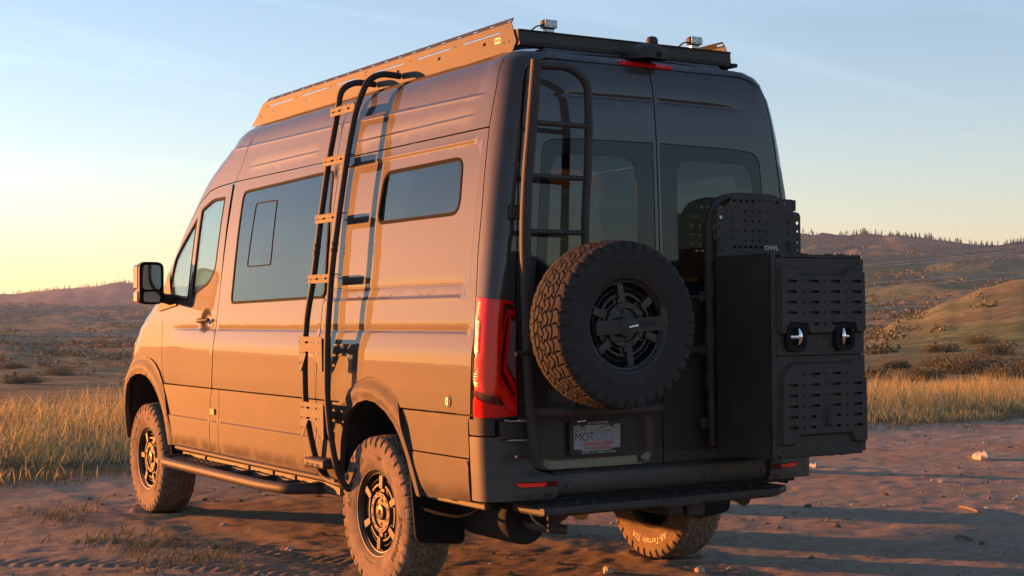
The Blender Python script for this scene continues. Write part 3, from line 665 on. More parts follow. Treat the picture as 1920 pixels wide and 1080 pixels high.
ROCKS = [(1843, 862, (.24, .15, .085), 'largest pale stone on the dirt at right', STONE), (1825, 860, (.10, .08, .04), 'brown clod touching the largest pale stone', STONED), (1912, 863, (.07, .05, .035), 'small stone by the right picture edge, level with the largest', STONE),
 (1487, 884, (.26, .20, .15), 'dark boulder under the right end of the rear bumper', STONED), (1530, 876, (.16, .10, .05), 'flat tan stone right of the dark boulder', STONE), (1516, 952, (.07, .05, .025), 'dark pebble on the orange patch right of the rear step', STONED),
 (1909, 936, (.06, .05, .035), 'grey pebble at right edge beside the dark wheel rut', STONE), (1850, 955, (.05, .035, .02), 'light pebble at the dark wheel rut', STONE), (1570, 988, (.04, .03, .02), 'tiny pebble below the rear step at right', STONED), (1840, 1018, (.035, .03, .02), 'tiny dark pebble at lower right', STONED), (1312, 1072, (.07, .05, .03), 'orange lit clod in front of the right rear tyre', STONE),
 (1140, 1075, (.08, .06, .035), 'sunlit clod at the bottom edge below the rear step', STONE), (1660, 930, (.05, .04, .025), 'brown pebble in the middle of the right dirt', STONED), (1765, 905, (.05, .04, .025), 'brown pebble upper right of the dirt', STONE), (545, 1030, (.06, .05, .025), 'flat pebble left of the rear wheel', STONE), (420, 985, (.05, .045, .02), 'small pebble between the two left wheels', STONE), (330, 1010, (.06, .04, .02), 'pebble left of the front wheel shadow', STONED)]
for i, (u, y, dm, lb, mt2) in enumerate(ROCKS): x, yy = on_lot(u, y); rock(x, yy, dm, lb, mt2, i)
STICK = pmat('grey_stick', (.16, .13, .11), .9, var=.3)
for i, (u, y, u2, y2, lb) in enumerate([(1800, 952, 1838, 964, 'curved grey stick by the dark wheel rut'), (1790, 1009, 1824, 1013, 'thin dark twig at lower right'), (1888, 841, 1912, 842, 'short stick near the grass at right')]):
    a = on_lot(u, y); b = on_lot(u2, y2); mid = ((a[0]+b[0])/2+.02, (a[1]+b[1])/2+.03)
    o = MB().tube(smooth_path([(a[0], a[1], float(terrain(*a))+.012), (mid[0], mid[1], float(terrain(*mid))+.02), (b[0], b[1], float(terrain(*b))+.010)], .1), .009, 7).build('stick', STICK); tag(o, lb, 'stick')
GRIT = ramp_island('dirt_grit', [(0, (.16, .115, .08)), (.6, (.33, .25, .175)), (1, (.46, .37, .28))], .95, 0)
# loose gravel
n = 16000; gxx = RNG.uniform(-6, 13, n); gyy = RNG.uniform(-4, 8.5, n); ok = vnoise(gxx*.9+2, gyy*.9) > .42; gxx, gyy = gxx[ok], gyy[ok]; gz_ = terrain(gxx, gyy)
base = np.array([[1, 0, 0], [0, 1, 0], [-1, 0, 0], [0, -1, 0], [0, 0, .75], [0, 0, -.5]]); bf = np.array([[0, 1, 4], [1, 2, 4], [2, 3, 4], [3, 0, 4], [1, 0, 5], [2, 1, 5], [3, 2, 5], [0, 3, 5]])
sc_ = (.003+.022*RNG.random(len(gxx))**4.5)[:, None, None]; V = (base[None]*sc_*RNG.uniform(.6, 1.4, (len(gxx), 6, 1))+np.stack([gxx, gyy, gz_+.002], -1)[:, None, :]).reshape(-1, 3)
F = (bf[None]+6*np.arange(len(gxx))[:, None, None]).reshape(-1, 3)
tag(link('gravel', fastmesh('gravel', V, F, GRIT)), 'fine loose gravel on the dirt lot', 'gravel', None, 'stuff')
# ------------------------------------------------------------------ van body surface
def _pch(xs,ys):
    xs=np.array(xs,float);ys=np.array(ys,float);h=np.diff(xs);d=np.diff(ys)/h
    m=np.zeros_like(ys);m[0]=d[0];m[-1]=d[-1]
    for i in range(1,len(xs)-1):
        if d[i-1]*d[i]>0:
            w1=2*h[i]+h[i-1];w2=h[i]+2*h[i-1];m[i]=(w1+w2)/(w1/d[i-1]+w2/d[i])
    def f(x):
        x=np.clip(np.asarray(x,float),xs[0],xs[-1]);i=np.clip(np.searchsorted(xs,x)-1,0,len(xs)-2)
        u=(x-xs[i])/h[i];u2=u*u;u3=u2*u
        return (2*u3-3*u2+1)*ys[i]+(u3-2*u2+u)*h[i]*m[i]+(-2*u3+3*u2)*ys[i+1]+(u3-u2)*h[i]*m[i+1]
    return f
# section: v -> half width, height
_V=[.35,.55,.72,.95,1.15,1.33,1.57,1.78,2.0,2.25,2.43,2.52, 2.59,2.66,2.74,2.86,3.05,3.35]
_H=[.985,1.0,1.006,1.010,1.003,.993,.966,.943,.915,.873,.838,.815, .785,.735,.665,.55,.36,.06]
_Z=[.35,.55,.72,.95,1.15,1.33,1.57,1.78,2.0,2.25,2.43,2.52, 2.583,2.625,2.655,2.682,2.70,2.71]
HW=_pch(_V,_H);ZZ=_pch(_V,_Z)
RY0=_pch([.4,.69,1.66,2.2,2.45,2.54,2.60,2.66,2.74,2.9,3.35],[.13,.136,.15,.168,.19,.21,.232,.27,.31,.33,.33])
RRX=_pch([.4,1.0,1.5,2.0,2.5,2.66,3.35],[.06,.065,.08,.105,.12,.12,.03])
RRY=_pch([.4,1.0,1.5,2.0,2.5,2.66,3.35],[.16,.17,.21,.27,.28,.25,.05])
_cu=np.linspace(0,1,401);_ps=np.pi/2*_cu**5
_cs=np.concatenate([[0],np.cumsum((np.sin(_ps[1:])+np.sin(_ps[:-1]))/2)]);_cc=np.concatenate([[0],np.cumsum((np.cos(_ps[1:])+np.cos(_ps[:-1]))/2)])
KL=400/_cc[-1];_cs=_cs/_cs[-1];_cc=_cc/_cc[-1]
BOW=-.022
# front: y0 start of front ellipse, ax, ay
FY=_pch([.35,.74,.85,1.015,1.115,1.21,1.277,1.332,1.395,1.48,1.626,1.78,1.967,2.093,2.2,2.3,2.41,2.51,2.66,3.35],[5.2,5.205,5.195,5.144,5.108,5.062,4.988,4.939,4.838,4.70,4.555,4.41,4.243,4.112,4.008,3.893,3.704,3.515,3.42,3.40])
FAX=_pch([.35,1.0,1.35,1.6,2.4,2.6,3.35],[.45,.5,.6,.7,.7,.6,.05])
FAY=_pch([.35,1.0,1.35,1.6,2.4,2.6,3.35],[.45,.5,.5,.45,.6,.7,.8])
def P(t,v):
    t=np.asarray(t,float);v=np.asarray(v,float)
    hw=HW(v);z=ZZ(v);rx=RRX(v);ry=RRY(v);y0=RY0(v)+BOW;yc=y0+ry
    Lc=ry*KL
    cu=np.clip((yc-t)/Lc,0,1)
    x=-hw+rx*np.interp(cu,_cu,_cs); y=np.where(t<yc,yc-ry*np.interp(cu,_cu,_cc),t)
    ext=np.clip(yc-Lc-t,0,None); xa=hw-rx
    xr=-(xa-ext); r=t<yc-Lc
    x=np.where(r,xr,x); y=np.where(r,RY0(v)+BOW*(xr/xa)**2,y)
    ys=FY(v);ax=np.minimum(FAX(v),hw-.01);ay=FAY(v);Lf=.5*np.pi*np.sqrt((ax*ax+ay*ay)/2)
    pf=np.clip((t-ys)/Lf,0,1)*np.pi/2;f=t>ys
    x=np.where(f,-(hw-ax)-ax*np.cos(pf),x);y=np.where(f,ys+ay*np.sin(pf),y)
    e2=np.clip(t-ys-Lf,0,None);x=np.where(e2>0,np.minimum(-(hw-ax)+e2,0),x)
    return np.stack([x,y,z],-1)
def PR(x,v):
    x=np.asarray(x,float);v=np.asarray(v,float);ax=np.abs(x)
    hw=HW(v);rx=RRX(v);ry=RRY(v);y0=RY0(v);xa=hw-rx
    q=np.clip((ax-xa)/rx,0,.9999)
    y=np.where(ax<xa,y0+BOW*(ax/xa)**2,y0+BOW+ry-ry*np.interp(np.interp(1-q,_cs,_cu),_cu,_cc))
    return np.stack([x,y,ZZ(v)],-1)
def t_of_x(x, v):
    """unrolled side coordinate of the rear point |x| at height v"""
    v = np.asarray(v, float); ax = np.abs(x); hw = HW(v); rx = RRX(v); ry = RRY(v); yc = RY0(v)+BOW+ry; Lc = ry*KL; xa = hw-rx
    return np.where(ax <= xa, yc-Lc-(xa-ax), yc-Lc*np.interp(np.clip((hw-ax)/rx, 0, 1), _cs, _cu))
def nrm(fn, a, b, h=1.5e-3):
    n = np.cross(fn(a+h, b)-fn(a-h, b), fn(a, b+h)-fn(a, b-h)); l = np.linalg.norm(n, axis=1); l[l < 1e-14] = 1; return n/l[:, None]
def gau(x, s): return np.exp(-(x/s)**2)
R1V = _pch([.3, .96, 1.84, 2.56, 3.94, 5], [2.426, 2.442, 2.461, 2.470, 2.49, 2.5])
def sdf_rr(t, v, t0, t1, v0, v1, r):
    q = np.maximum(np.maximum(t0+r-t, t-(t1-r)), 0); p = np.maximum(np.maximum(v0+r-v, v-(v1-r)), 0)
    ins = np.minimum(np.maximum(np.maximum(t0-t, t-t1)+r, np.maximum(v0-v, v-v1)+r), 0)
    return np.hypot(q, p)-r+ins
def side_disp(t, v):
    d = np.zeros_like(t+v)
    d = d-.005*sst(.0, .012, v-R1V(t))*sst(.36, .46, t)+.002*gau(v-R1V(t)+.003, .006)*sst(.36, .46, t)
    e = sst(.42, .52, t)*(1-sst(1.66, 1.76, t))+sst(2.18, 2.28, t)*(1-sst(3.15, 3.3, t))
    d = d+e*(.0018*gau(v-2.333, .006)-.0012*gau(v-2.344, .005))
    d = d-.0035*gau(v-2.262, .005)*0
    k = sdf_rr(t, v, .335, 2.6, 1.483, 2.205, .06); q = sst(.010, -.010, k)*(1-sst(1.92, 1.93, t)); d = d-.005*q+.001*gau(k-.012, .008)*(1-sst(1.92, 1.93, t))
    d = d-.026*np.exp(-(((t-3.70)/.085)**2+((v-1.374)/.062)**2)**2.5)
    d = d-.0015*gau(v-1.539, .006)*sst(.36, .40, t)*(1-sst(1.85, 1.9, t))
    f = 1-sst(4.0, 4.5, t)
    d = d+f*.014*np.clip((1.316-v)/.10, 0, 1)**.8*(1-sst(1.05, 1.2, -v+2.25-.0)*0)-f*.003*gau(v-1.320, .007)
    return d
def P3(t, v): return P(t, v)
def SIDE(off=0.0, disp=True, dof=None):
    def S(t, v):
        p = P3(t, v); n = nrm(P3, t, v); q = off+(side_disp(t, v) if disp else 0)+(dof(t, v) if dof else 0)
        return p+n*np.reshape(q*np.ones_like(t), (-1, 1))
    def fn(t, v):
        t = np.asarray(t, float); v = np.asarray(v, float); n = nrm(S, t, v); p = S(t, v)
        out = nrm(P3, t, v); s2 = np.sign(np.einsum('ij,ij->i', n, out)); s2[s2 == 0] = 1
        return p, n*s2[:, None]
    return fn
# make sure normals point outwards for P (t increasing towards front, v up)
_n0 = nrm(P3, np.array([2.0]), np.array([1.2])); NSIGN = -1.0 if _n0[0, 0] > 0 else 1.0
def P3(t, v, _P=P): return _P(t, v)
if NSIGN < 0:
    def nrm(fn, a, b, h=1.5e-3):
        n = np.cross(fn(a, b+h)-fn(a, b-h), fn(a+h, b)-fn(a-h, b)); l = np.linalg.norm(n, axis=1); l[l < 1e-14] = 1; return n/l[:, None]
def rear_disp(x, v):
    ax = np.abs(x); d = -.007*gau(v-(2.430-.03*ax*ax), .010)*sst(.64, .35, ax)
    k = sdf_rr(x, v, -.70, -.075, .70, .915, .06); d = d-.004*sst(.03, -.03, k)
    d = d-.006*gau(v-1.12, .012)*sst(.72, .6, ax)
    return d
def REAR(off=0.0, disp=True, dof=None):
    def S(x, v):
        p = PR(x, v); n = np.cross(PR(x+1e-3, v)-PR(x-1e-3, v), PR(x, v+1e-3)-PR(x, v-1e-3)); n /= np.linalg.norm(n, axis=1)[:, None]
        q = off+(rear_disp(x, v) if disp else 0)+(dof(x, v) if dof else 0); return p+n*np.reshape(q*np.ones_like(x), (-1, 1))
    def fn(x, v):
        x = np.asarray(x, float); v = np.asarray(v, float); p = S(x, v); n = np.cross(S(x+1.5e-3, v)-S(x-1.5e-3, v), S(x, v+1.5e-3)-S(x, v-1.5e-3)); return squeeze(p), n
    return fn
def squeeze(p):
    p = p.copy(); q = p[:, 0] > 0; p[q, 0] *= 1-.058*sst(1.1, .15, p[q, 1])*np.maximum(sst(.95, 1.9, p[q, 2]), 1-sst(.83, .95, p[q, 2])); return p
def mirror_fn(fn):
    def g(t, v): p, n = fn(t, v); return squeeze(p*np.array([-1, 1, 1])), n*np.array([-1, 1, 1])
    return g
SF = SIDE(); SFP = SIDE(disp=False); RF = REAR(); RFP = REAR(disp=False)
VAN = empty('camper_van', None, (0, 0, 0)); tag(VAN, 'grey high-roof camper van with roof rack, ladders and rear spare wheel', 'van')
PM_ = [PAINT, PAINT_R, DARK]; G = .0032
def body(name, outer, holes=(), fn=SF, sp=.055, parent=None, label=None, mats=None, th=.014, **k):
    o = sheet(name, outer, fn, mats or PM_, parent or VAN, holes=holes, sp=sp, th=th, rim_mi=1 if (mats is None) else 0, inner_mi=2 if (mats is None) else 0, **k)
    if label: o['label'] = label
    return o
ROWS_LOW = lambda t0, t1: [(t0, t1, lambda t: 1.316+0*t, (-.10, -.075, -.05, -.03, -.014, -.005, 0, .005, .014), .05)]
RO = (-.024, -.016, -.010, -.005, 0, .005, .010)
ROWS_Q = ROWS_LOW(.3, 1.9)+[(.36, 1.885, lambda t: 1.539+0*t, (-.008, -.004, 0, .004, .008), .04), (.40, 1.885, lambda t: 1.483+0*t, RO, .04), (.42, 1.885, lambda t: 2.205+0*t, tuple(-q for q in RO), .04), (1.50, 2.19, lambda v: .335+0*v, RO, .04, 1)]
# ---- big side window, small window, door windows (t, v)
WIN_BIG = rpoly([(3.285, 2.185), (1.955, 2.205), (1.885, 1.495), (3.285, 1.478)], .055)
WIN_SMALL = rpoly([(1.315, 2.138), (.50, 2.143), (.475, 1.868), (1.335, 1.868)], [.07, .075, .085, .07], 7)
WIN_MAIN = rpoly([(3.60, 2.175), (3.83, 2.175), (4.015, 2.118), (4.02, 1.525), (3.71, 1.615), (3.615, 1.70)], [.02, .06, .02, .01, .05, .06])
WIN_TRI = rpoly([(4.075, 2.065), (4.085, 1.505), (4.50, 1.535), (4.43, 1.81)], [.01, .01, .04, .03])
DOORTOP = [(3.507, 2.252), (3.744, 2.250), (3.90, 2.232), (4.068, 2.162), (4.193, 2.079), (4.31, 1.988), (4.41, 1.885), (4.50, 1.788), (4.575, 1.65), (4.62, 1.50), (4.60, 1.42)]
ARCH_R = [(1.60, .50), (1.60, .72), (1.575, .84), (1.49, .925), (1.38, .985), (1.27, 1.002), (1.15, .995), (1.03, .955), (.935, .895), (.875, .82), (.83, .72), (.80, .50)]
ARCH_F = [(4.30, .50), (4.38, .70), (4.48, .86), (4.565, .935), (4.66, .99), (4.79, 1.03), (4.93, 1.04), (5.07, 1.03), (5.19, .985), (5.28, .92), (5.34, .82), (5.40, .70), (5.42, .50)]
# front door (upper, painted)
door = body('front_door', rpoly([(3.507, .944), (3.505, 1.25), (3.503, 1.57)]+DOORTOP+[(4.545, 1.38), (4.538, 1.25), (4.53, 1.13), (4.50, 1.02), (4.445, .944)], .012), [WIN_MAIN, WIN_TRI], rows=ROWS_LOW(3.5, 4.4)+[(3.58, 3.82, lambda t: 1.374+0*t, tuple(-.042+.0095*q for q in range(12)), .0095)], label='driver side front door with glass and flush handle')
side = body('side_panel', rpoly([(1.905, .944), (3.493, .944), (3.496, 1.57), (3.458, 2.258), (1.90, 2.258)], .01), [WIN_BIG], rows=ROWS_LOW(1.9, 3.5), label='painted side panel around the large dark window')
quart = body('rear_quarter_panel', rpoly([(.222, .944), (.905, .944), (.935, .985), (1.00, 1.03), (1.09, 1.066), (1.19, 1.082), (1.28, 1.080), (1.39, 1.052), (1.495, 1.002), (1.575, .944), (1.898, .944), (1.893, 2.258), (.295, 2.258), (.267, 1.912), (.263, 1.66), (.228, 1.30)], .01), [WIN_SMALL], rows=ROWS_Q, label='rear quarter panel with small window and ladder shadow', sp=.045)
R_rows = lambda a, b: [(a, b, lambda t: R1V(t), (-.014, -.008, -.004, -.0015, .0015, .0045, .0075, .0105, .014), .04), (a, b, lambda t: 2.338+0*t, (-.013, -.009, -.005, -.001, .003, .007, .012), .04)]
body('roof_side', rpoly([(.295, 2.265), (1.938, 2.265), (1.942, 2.66), (.318, 2.66), (.313, 2.60), (.292, 2.44)], .005), rows=R_rows(0.351, 1.94), label='rear section of the high roof side with pressed ridges')
body('roof_side', rpoly([(1.944, 2.265), (3.452, 2.265), (3.36, 2.44), (3.27, 2.66), (1.948, 2.66)], .005), rows=R_rows(1.94, 3.44), label='middle section of the high roof side with pressed ridges')
APIL = [(3.458, 2.265), (3.744, 2.257), (3.905, 2.239), (4.073, 2.169), (4.198, 2.086), (4.316, 1.995), (4.416, 1.892), (4.507, 1.794), (4.582, 1.655), (4.628, 1.50)]
AP2 = [(4.78, 1.50), (4.74, 1.66), (4.66, 1.82), (4.57, 1.96), (4.46, 2.09), (4.35, 2.20), (4.22, 2.31), (4.10, 2.40), (4.05, 2.47), (4.6, 2.55), (4.6, 2.66), (3.276, 2.66), (3.366, 2.44)]
body('roof_front_cap', rpoly(APIL+AP2, .004), rows=[(3.3, 4.2, lambda t: R1V(t), (-.014, -.008, -.004, -.0015, .0015, .0045, .0075, .0105, .014), .04)], label='front roof cap running down into the windscreen pillar')
# roof skin (x across, v beyond the roll-over)
def ROOF(off=0.0):
    def S(y, x):
        hz = np.interp(np.abs(x), _H[::-1], _Z[::-1]); f = sst(3.3, 4.35, y); re = sst(.52, .30, y)
        return np.stack([x, y, hz-.17*f*f-.055*re*re+off], -1)
    def fn(y, x):
        p = S(y, x); n = np.cross(S(y+1e-3, x)-S(y-1e-3, x), S(y, x+1e-3)-S(y, x-1e-3)); n[n[:, 2] < 0] *= -1; return p, n
    return fn
body('roof_skin', rpoly([(.33, -.735), (3.40, -.735), (3.75, -.64), (3.98, -.42), (4.06, 0), (3.98, .42), (3.75, .64), (3.40, .735), (.33, .735), (.30, 0)], .05), fn=ROOF(), sp=.12)
# front body: wings, bonnet and bumper (left half, mirrored to the right)
FB = [(4.628, 1.49), (4.552, 1.38), (4.545, 1.25), (4.537, 1.13), (4.507, 1.02), (4.452, .944)]+ARCH_F[2:-1]+[(5.40, .45), (6.50, .45), (6.50, .95), (6.35, 1.20), (6.05, 1.34), (5.95, 1.47), (5.2, 1.49)]
HEADL = rpoly([(5.16, 1.31), (5.13, 1.20), (5.30, 1.10), (5.62, 1.08), (5.62, 1.18), (5.32, 1.29)], .03)
body('front_wing', rpoly(FB, .004), [HEADL], sp=.06, label='front wing and bonnet corner')
sheet('headlight', HEADL, SIDE(.002), LAMPG, VAN, sp=.05, th=.01)
body('front_wing', rpoly(FB, .004), fn=mirror_fn(SFP), sp=.12)
WS = [(4.787, 1.505), (4.747, 1.665), (4.667, 1.825), (4.577, 1.965), (4.467, 2.095), (4.357, 2.205), (4.227, 2.315), (4.11, 2.40), (4.9, 2.46), (5.35, 2.2), (5.60, 1.9), (5.95, 1.50)]
ws = sheet('windscreen', WS, SFP, G_WIND, VAN, sp=.08, th=.004)
sheet('windscreen', WS, mirror_fn(SFP), G_WIND, VAN, sp=.1, th=.004)
# right-hand side, plainer
RW1 = rpoly([(3.285, 2.185), (1.955, 2.205), (1.885, 1.495), (3.285, 1.478)], .055); RW2 = rpoly([(1.315, 2.138), (.60, 2.143), (.575, 1.60), (1.335, 1.60)], .05); RW3 = rpoly([(3.60, 2.175), (3.83, 2.175), (4.015, 2.118), (4.45, 1.75), (4.5, 1.535), (3.71, 1.56)], .04)
MR = mirror_fn(SFP)
body('side_panel', rpoly([(.30, .50), (.80, .50)]+ARCH_R[::-1][1:-1]+[(1.60, .50), (4.30, .50)]+ARCH_F[1:3]+[(4.445, .944), (4.54, 1.25), (4.62, 1.5)]+DOORTOP[::-1][1:]+[(3.45, 2.262), (.352, 2.262), (.30, 1.4)], .004), [RW1, RW2, RW3], fn=MR, sp=.09, label='right hand side of the van body')
body('roof_side', rpoly([(.353, 2.265), (3.452, 2.265), (3.27, 2.66), (.38, 2.66)], .004), fn=MR, sp=.1)
body('roof_front_cap', rpoly(APIL+AP2, .004), fn=MR, sp=.1)
for q in (RW1, RW2, RW3): sheet('window_glass', q, MR, G_DOOR if q is RW3 else G_REAR, VAN, sp=.1, th=.004)
# ---- glazing, left
def ring(outer, inner, name, fn, mat, parent, th=.012, sp=.05): return sheet(name, outer, fn, mat, parent, holes=[inner], sp=sp, th=th)
def inset(poly, d):
    c = np.mean(np.array(poly), 0); out = []; n = len(poly); A = np.array(poly); area = np.sum(A[:, 0]*np.roll(A[:, 1], -1)-np.roll(A[:, 0], -1)*A[:, 1])
    for i in range(n):
        t = A[(i+1) % n]-A[i-1]; l = np.linalg.norm(t)+1e-12; nn = np.array([-t[1], t[0]])/l*(1 if area > 0 else -1); out.append(tuple(A[i]+nn*d))
    return out
SFW = SIDE(0, disp=False)
ring(inset(WIN_BIG, -.004), inset(WIN_BIG, .012), 'window_seal', SIDE(.003, disp=False), RUBK, side)
gb = sheet('window_glass', inset(WIN_BIG, .010), SIDE(-.001, disp=False), G_SIDE, side, sp=.08, th=.004); gb['label'] = 'large dark tinted side window'
SL = rpoly([(3.045, 2.098), (2.71, 2.095), (2.70, 1.70), (3.075, 1.70)], .03)
ring(SL, inset(SL, .007), 'slider_frame', SIDE(.002, disp=False), RUBK, side, th=.003)
ring(inset(WIN_SMALL, -.004), inset(WIN_SMALL, .009), 'window_frame', SIDE(-.002, disp=False, dof=None), FRAMEK, quart, th=.016)
ring(inset(WIN_SMALL, .008), inset(WIN_SMALL, .015), 'window_seal', SIDE(-.006, disp=False), RUBK, quart, th=.01)
sheet('window_glass', inset(WIN_SMALL, .012), SIDE(-.008, disp=False), G_SIDE, quart, sp=.08, th=.004)
for wp in (WIN_MAIN, WIN_TRI):
    ring(inset(wp, -.003), inset(wp, .016), 'window_seal', SIDE(.001, disp=False), RUBK, door)
    sheet('window_glass', inset(wp, .014), SIDE(-.006, disp=False), G_DOOR, door, sp=.08, th=.004)
# ---- lower cladding, flares
def clad_off(t, v): return .007+.009*sst(.736, .728, v)-.010*sst(.575, .525, v)
CF = SIDE(dof=clad_off, disp=False); CROWS = lambda a, b: [(a, b, lambda t: .732+0*t, (-.008, -.003, .003, .008), .06)]
def clad(name, poly, label, rows=None): return body(name, rpoly(poly, .008), fn=CF, mats=[CLAD], sp=.06, rows=rows, label=label)
clad('lower_cladding', [(3.56, .53), (4.245, .53), (4.34, .70), (4.43, .86), (4.455, .935), (3.515, .935), (3.555, .885)], 'textured lower panel of the front door', CROWS(3.5, 4.4))
clad('lower_cladding', [(3.405, .53), (3.552, .53), (3.546, .885), (3.507, .935), (3.385, .935), (3.40, .885)], 'narrow textured panel below the door pillar', CROWS(3.4, 3.55))
clad('lower_cladding', [(1.925, .53), (3.398, .53), (3.393, .885), (3.378, .935), (1.912, .935)], 'long textured lower panel under the large window', CROWS(1.92, 3.4))
clad('lower_cladding', [(1.625, .53), (1.918, .53), (1.904, .935), (1.585, .935), (1.61, .86)], 'textured lower panel ahead of the rear wheel', CROWS(1.62, 1.92))
clad('lower_cladding', [(.252, .745), (.815, .745), (.895, .885), (.905, .935), (.232, .935), (.256, .915)], 'upper textured panel behind the rear wheel')
clad('lower_cladding', [(.243, .55), (.685, .53), (.812, .738), (.251, .738)], 'lower textured panel behind the rear wheel')
sb = MB().tube([(-1.012, 1.66, .515), (-1.012, 2.9, .515), (-1.01, 4.2, .518)], .017, 10); sb.build('sill_trim', CLAD, VAN)
MB().box((-.955, 2.93, .462), (.05, 2.5, .075), bev=.012).build('sill_rail', BUMP, VAN)
def arcd(cx, cz): return lambda t, v: np.hypot((t-cx)*1.0, v-cz)
def fl_off(cx, cz, r0, r1):
    def f(t, v): r = np.hypot(t-cx, v-cz); return .010+.024*sst(r1, r0+.045, r)-.010*sst(r0+.05, r0, r)
    return f
FR_O = [(1.655, .53), (1.64, .80), (1.60, .90), (1.570, .945), (1.491, 1.000), (1.387, 1.050), (1.280, 1.078), (1.190, 1.080), (1.091, 1.064), (.999, 1.028), (.928, .975), (.888, .90), (.815, .74), (.69, .53)]
FR_I = [(.745, .53), (.835, .71), (.90, .805), (.965, .866), (1.051, .918), (1.159, .957), (1.262, .966), (1.364, .949), (1.462, .898), (1.535, .833), (1.575, .73), (1.60, .53)]
fr = body('wheel_flare', rpoly(FR_O+FR_I, .004), fn=SIDE(disp=False, dof=fl_off(1.26, .43, .53, .66)), mats=[FLARE], sp=.03, th=.03, label='matte flare over the rear wheel')
FF_O = [(4.235, .53), (4.345, .72), (4.412, .86), (4.48, .95), (4.555, 1.02), (4.65, 1.075), (4.75, 1.104), (4.88, 1.115), (5.02, 1.110), (5.14, 1.085), (5.25, 1.035), (5.34, .96), (5.42, .84), (5.47, .70), (5.50, .50)]
FF_I = [(5.42, .50), (5.37, .70), (5.315, .82), (5.24, .905), (5.14, .96), (5.03, .988), (4.92, .994), (4.80, .985), (4.69, .950), (4.60, .90), (4.52, .84), (4.42, .74), (4.32, .53)]
ff = body('wheel_flare', rpoly(FF_O+FF_I, .004), fn=SIDE(disp=False, dof=fl_off(4.92, .43, .56, .69)), mats=[FLARE], sp=.03, th=.03, label='matte flare over the front wheel')
def well(name, poly, cx):
    # dark inner arch running into the body
    mb = MB(); n = len(poly); a = P(np.array([p[0] for p in poly]), np.array([p[1] for p in poly])); vs = [(q[0]+.02, q[1], q[2]) for q in a]+[(-.42, q[1], q[2]) for q in a]
    mb.add(vs, [(i, i+1, n+i+1, n+i) for i in range(n-1)]); mb.add([(-.42, q[1], q[2]) for q in a], [tuple(range(n))]); mb.build(name, DARK, VAN)
    m2 = MB(); m2.add([(-v[0], v[1], v[2]) for v in vs], [(i, i+1, n+i+1, n+i) for i in range(n-1)]); m2.add([(.42, q[1], q[2]) for q in a], [tuple(range(n))]); m2.build(name, DARK, VAN)
well('wheel_well', FR_I, 1.26); well('wheel_well', FF_I[::-1], 4.92)
# ---- rear: corner pillars, header, doors
def gapx(v): return np.interp(v, [.68, .70, .743, .814, 1.126, 1.466, 1.982, 2.357, 2.48, 2.53], [.694, .759, .807, .825, .833, .836, .812, .770, .745, .728])
LAMP = rpoly([(.233, 1.478), (.048, 1.455), (.022, 1.37), (-.002, 1.126), (-.015, .934), (.209, .930), (.211, 1.10), (.216, 1.30)], [.008, .02, .01, .01, .015, .008, .004, .004])
vv = [2.60, 2.53, 2.48, 2.357, 2.17, 1.982, 1.72, 1.466, 1.2, .93]
PIL = [(.2165, .92), (.2175, 1.10), (.2225, 1.30), (.256, 1.66), (.260, 1.912), (.288, 2.26), (.285, 2.44), (.306, 2.60), (.311, 2.66)]+[(float(t_of_x(.60, 2.66)), 2.66), (float(t_of_x(.60, 2.60)), 2.605), (float(t_of_x(.665, 2.58)), 2.575)]+[(float(t_of_x(gapx(q)+.004, q)), q) for q in vv[1:]]
for fn_, nm in ((SIDE(disp=False), 'left rear corner pillar of the body'), (MR, 'right rear corner pillar of the body')):
    body('corner_pillar', rpoly(PIL, .006), [LAMP], fn=fn_, sp=.045, label=nm)
DT = [(-.604, 2.600), (-.232, 2.609), (0, 2.611), (.232, 2.609), (.604, 2.600)]
body('rear_header', [(-.604, 2.605)]+DT[1:-1]+[(.604, 2.605), (.604, 2.665), (0, 2.70), (-.604, 2.665)], fn=RFP, sp=.06, label='body header above the rear doors')
MB().box((0, .40, 2.64), (1.1, .16, .05), bev=.02).build('roof_rear_filler', PAINT, VAN)
def door_poly(s):
    vs_ = [2.53, 2.48, 2.357, 2.17, 1.982, 1.72, 1.466, 1.126, .9, .814, .743, .70, .682]
    L_ = [(-gapx(q)+.004, q) for q in vs_]
    p = [(-G, .676), (-G, 2.604), (-.232, 2.602), (-.592, 2.593), (-.655, 2.572)]+L_
    p = rpoly(p, [.004, .004, .01, .02, .03]+[.01]*12+[.004]); return p if s < 0 else [(-a, b) for a, b in p]
def glass_poly(s):
    p = rpoly([(-.022, 2.222), (-.50, 2.216), (-.672, 2.198), (-.735, 1.47), (-.022, 1.47)], [.012, .05, .06, .05, .02]); return p if s < 0 else [(-a, b) for a, b in p]
def clear_poly(s):
    p = rpoly([(-.128, 2.145), (-.62, 2.138), (-.665, 1.55), (-.118, 1.55)], [.09, .09, .06, .06]); return p if s < 0 else [(-a, b) for a, b in p]
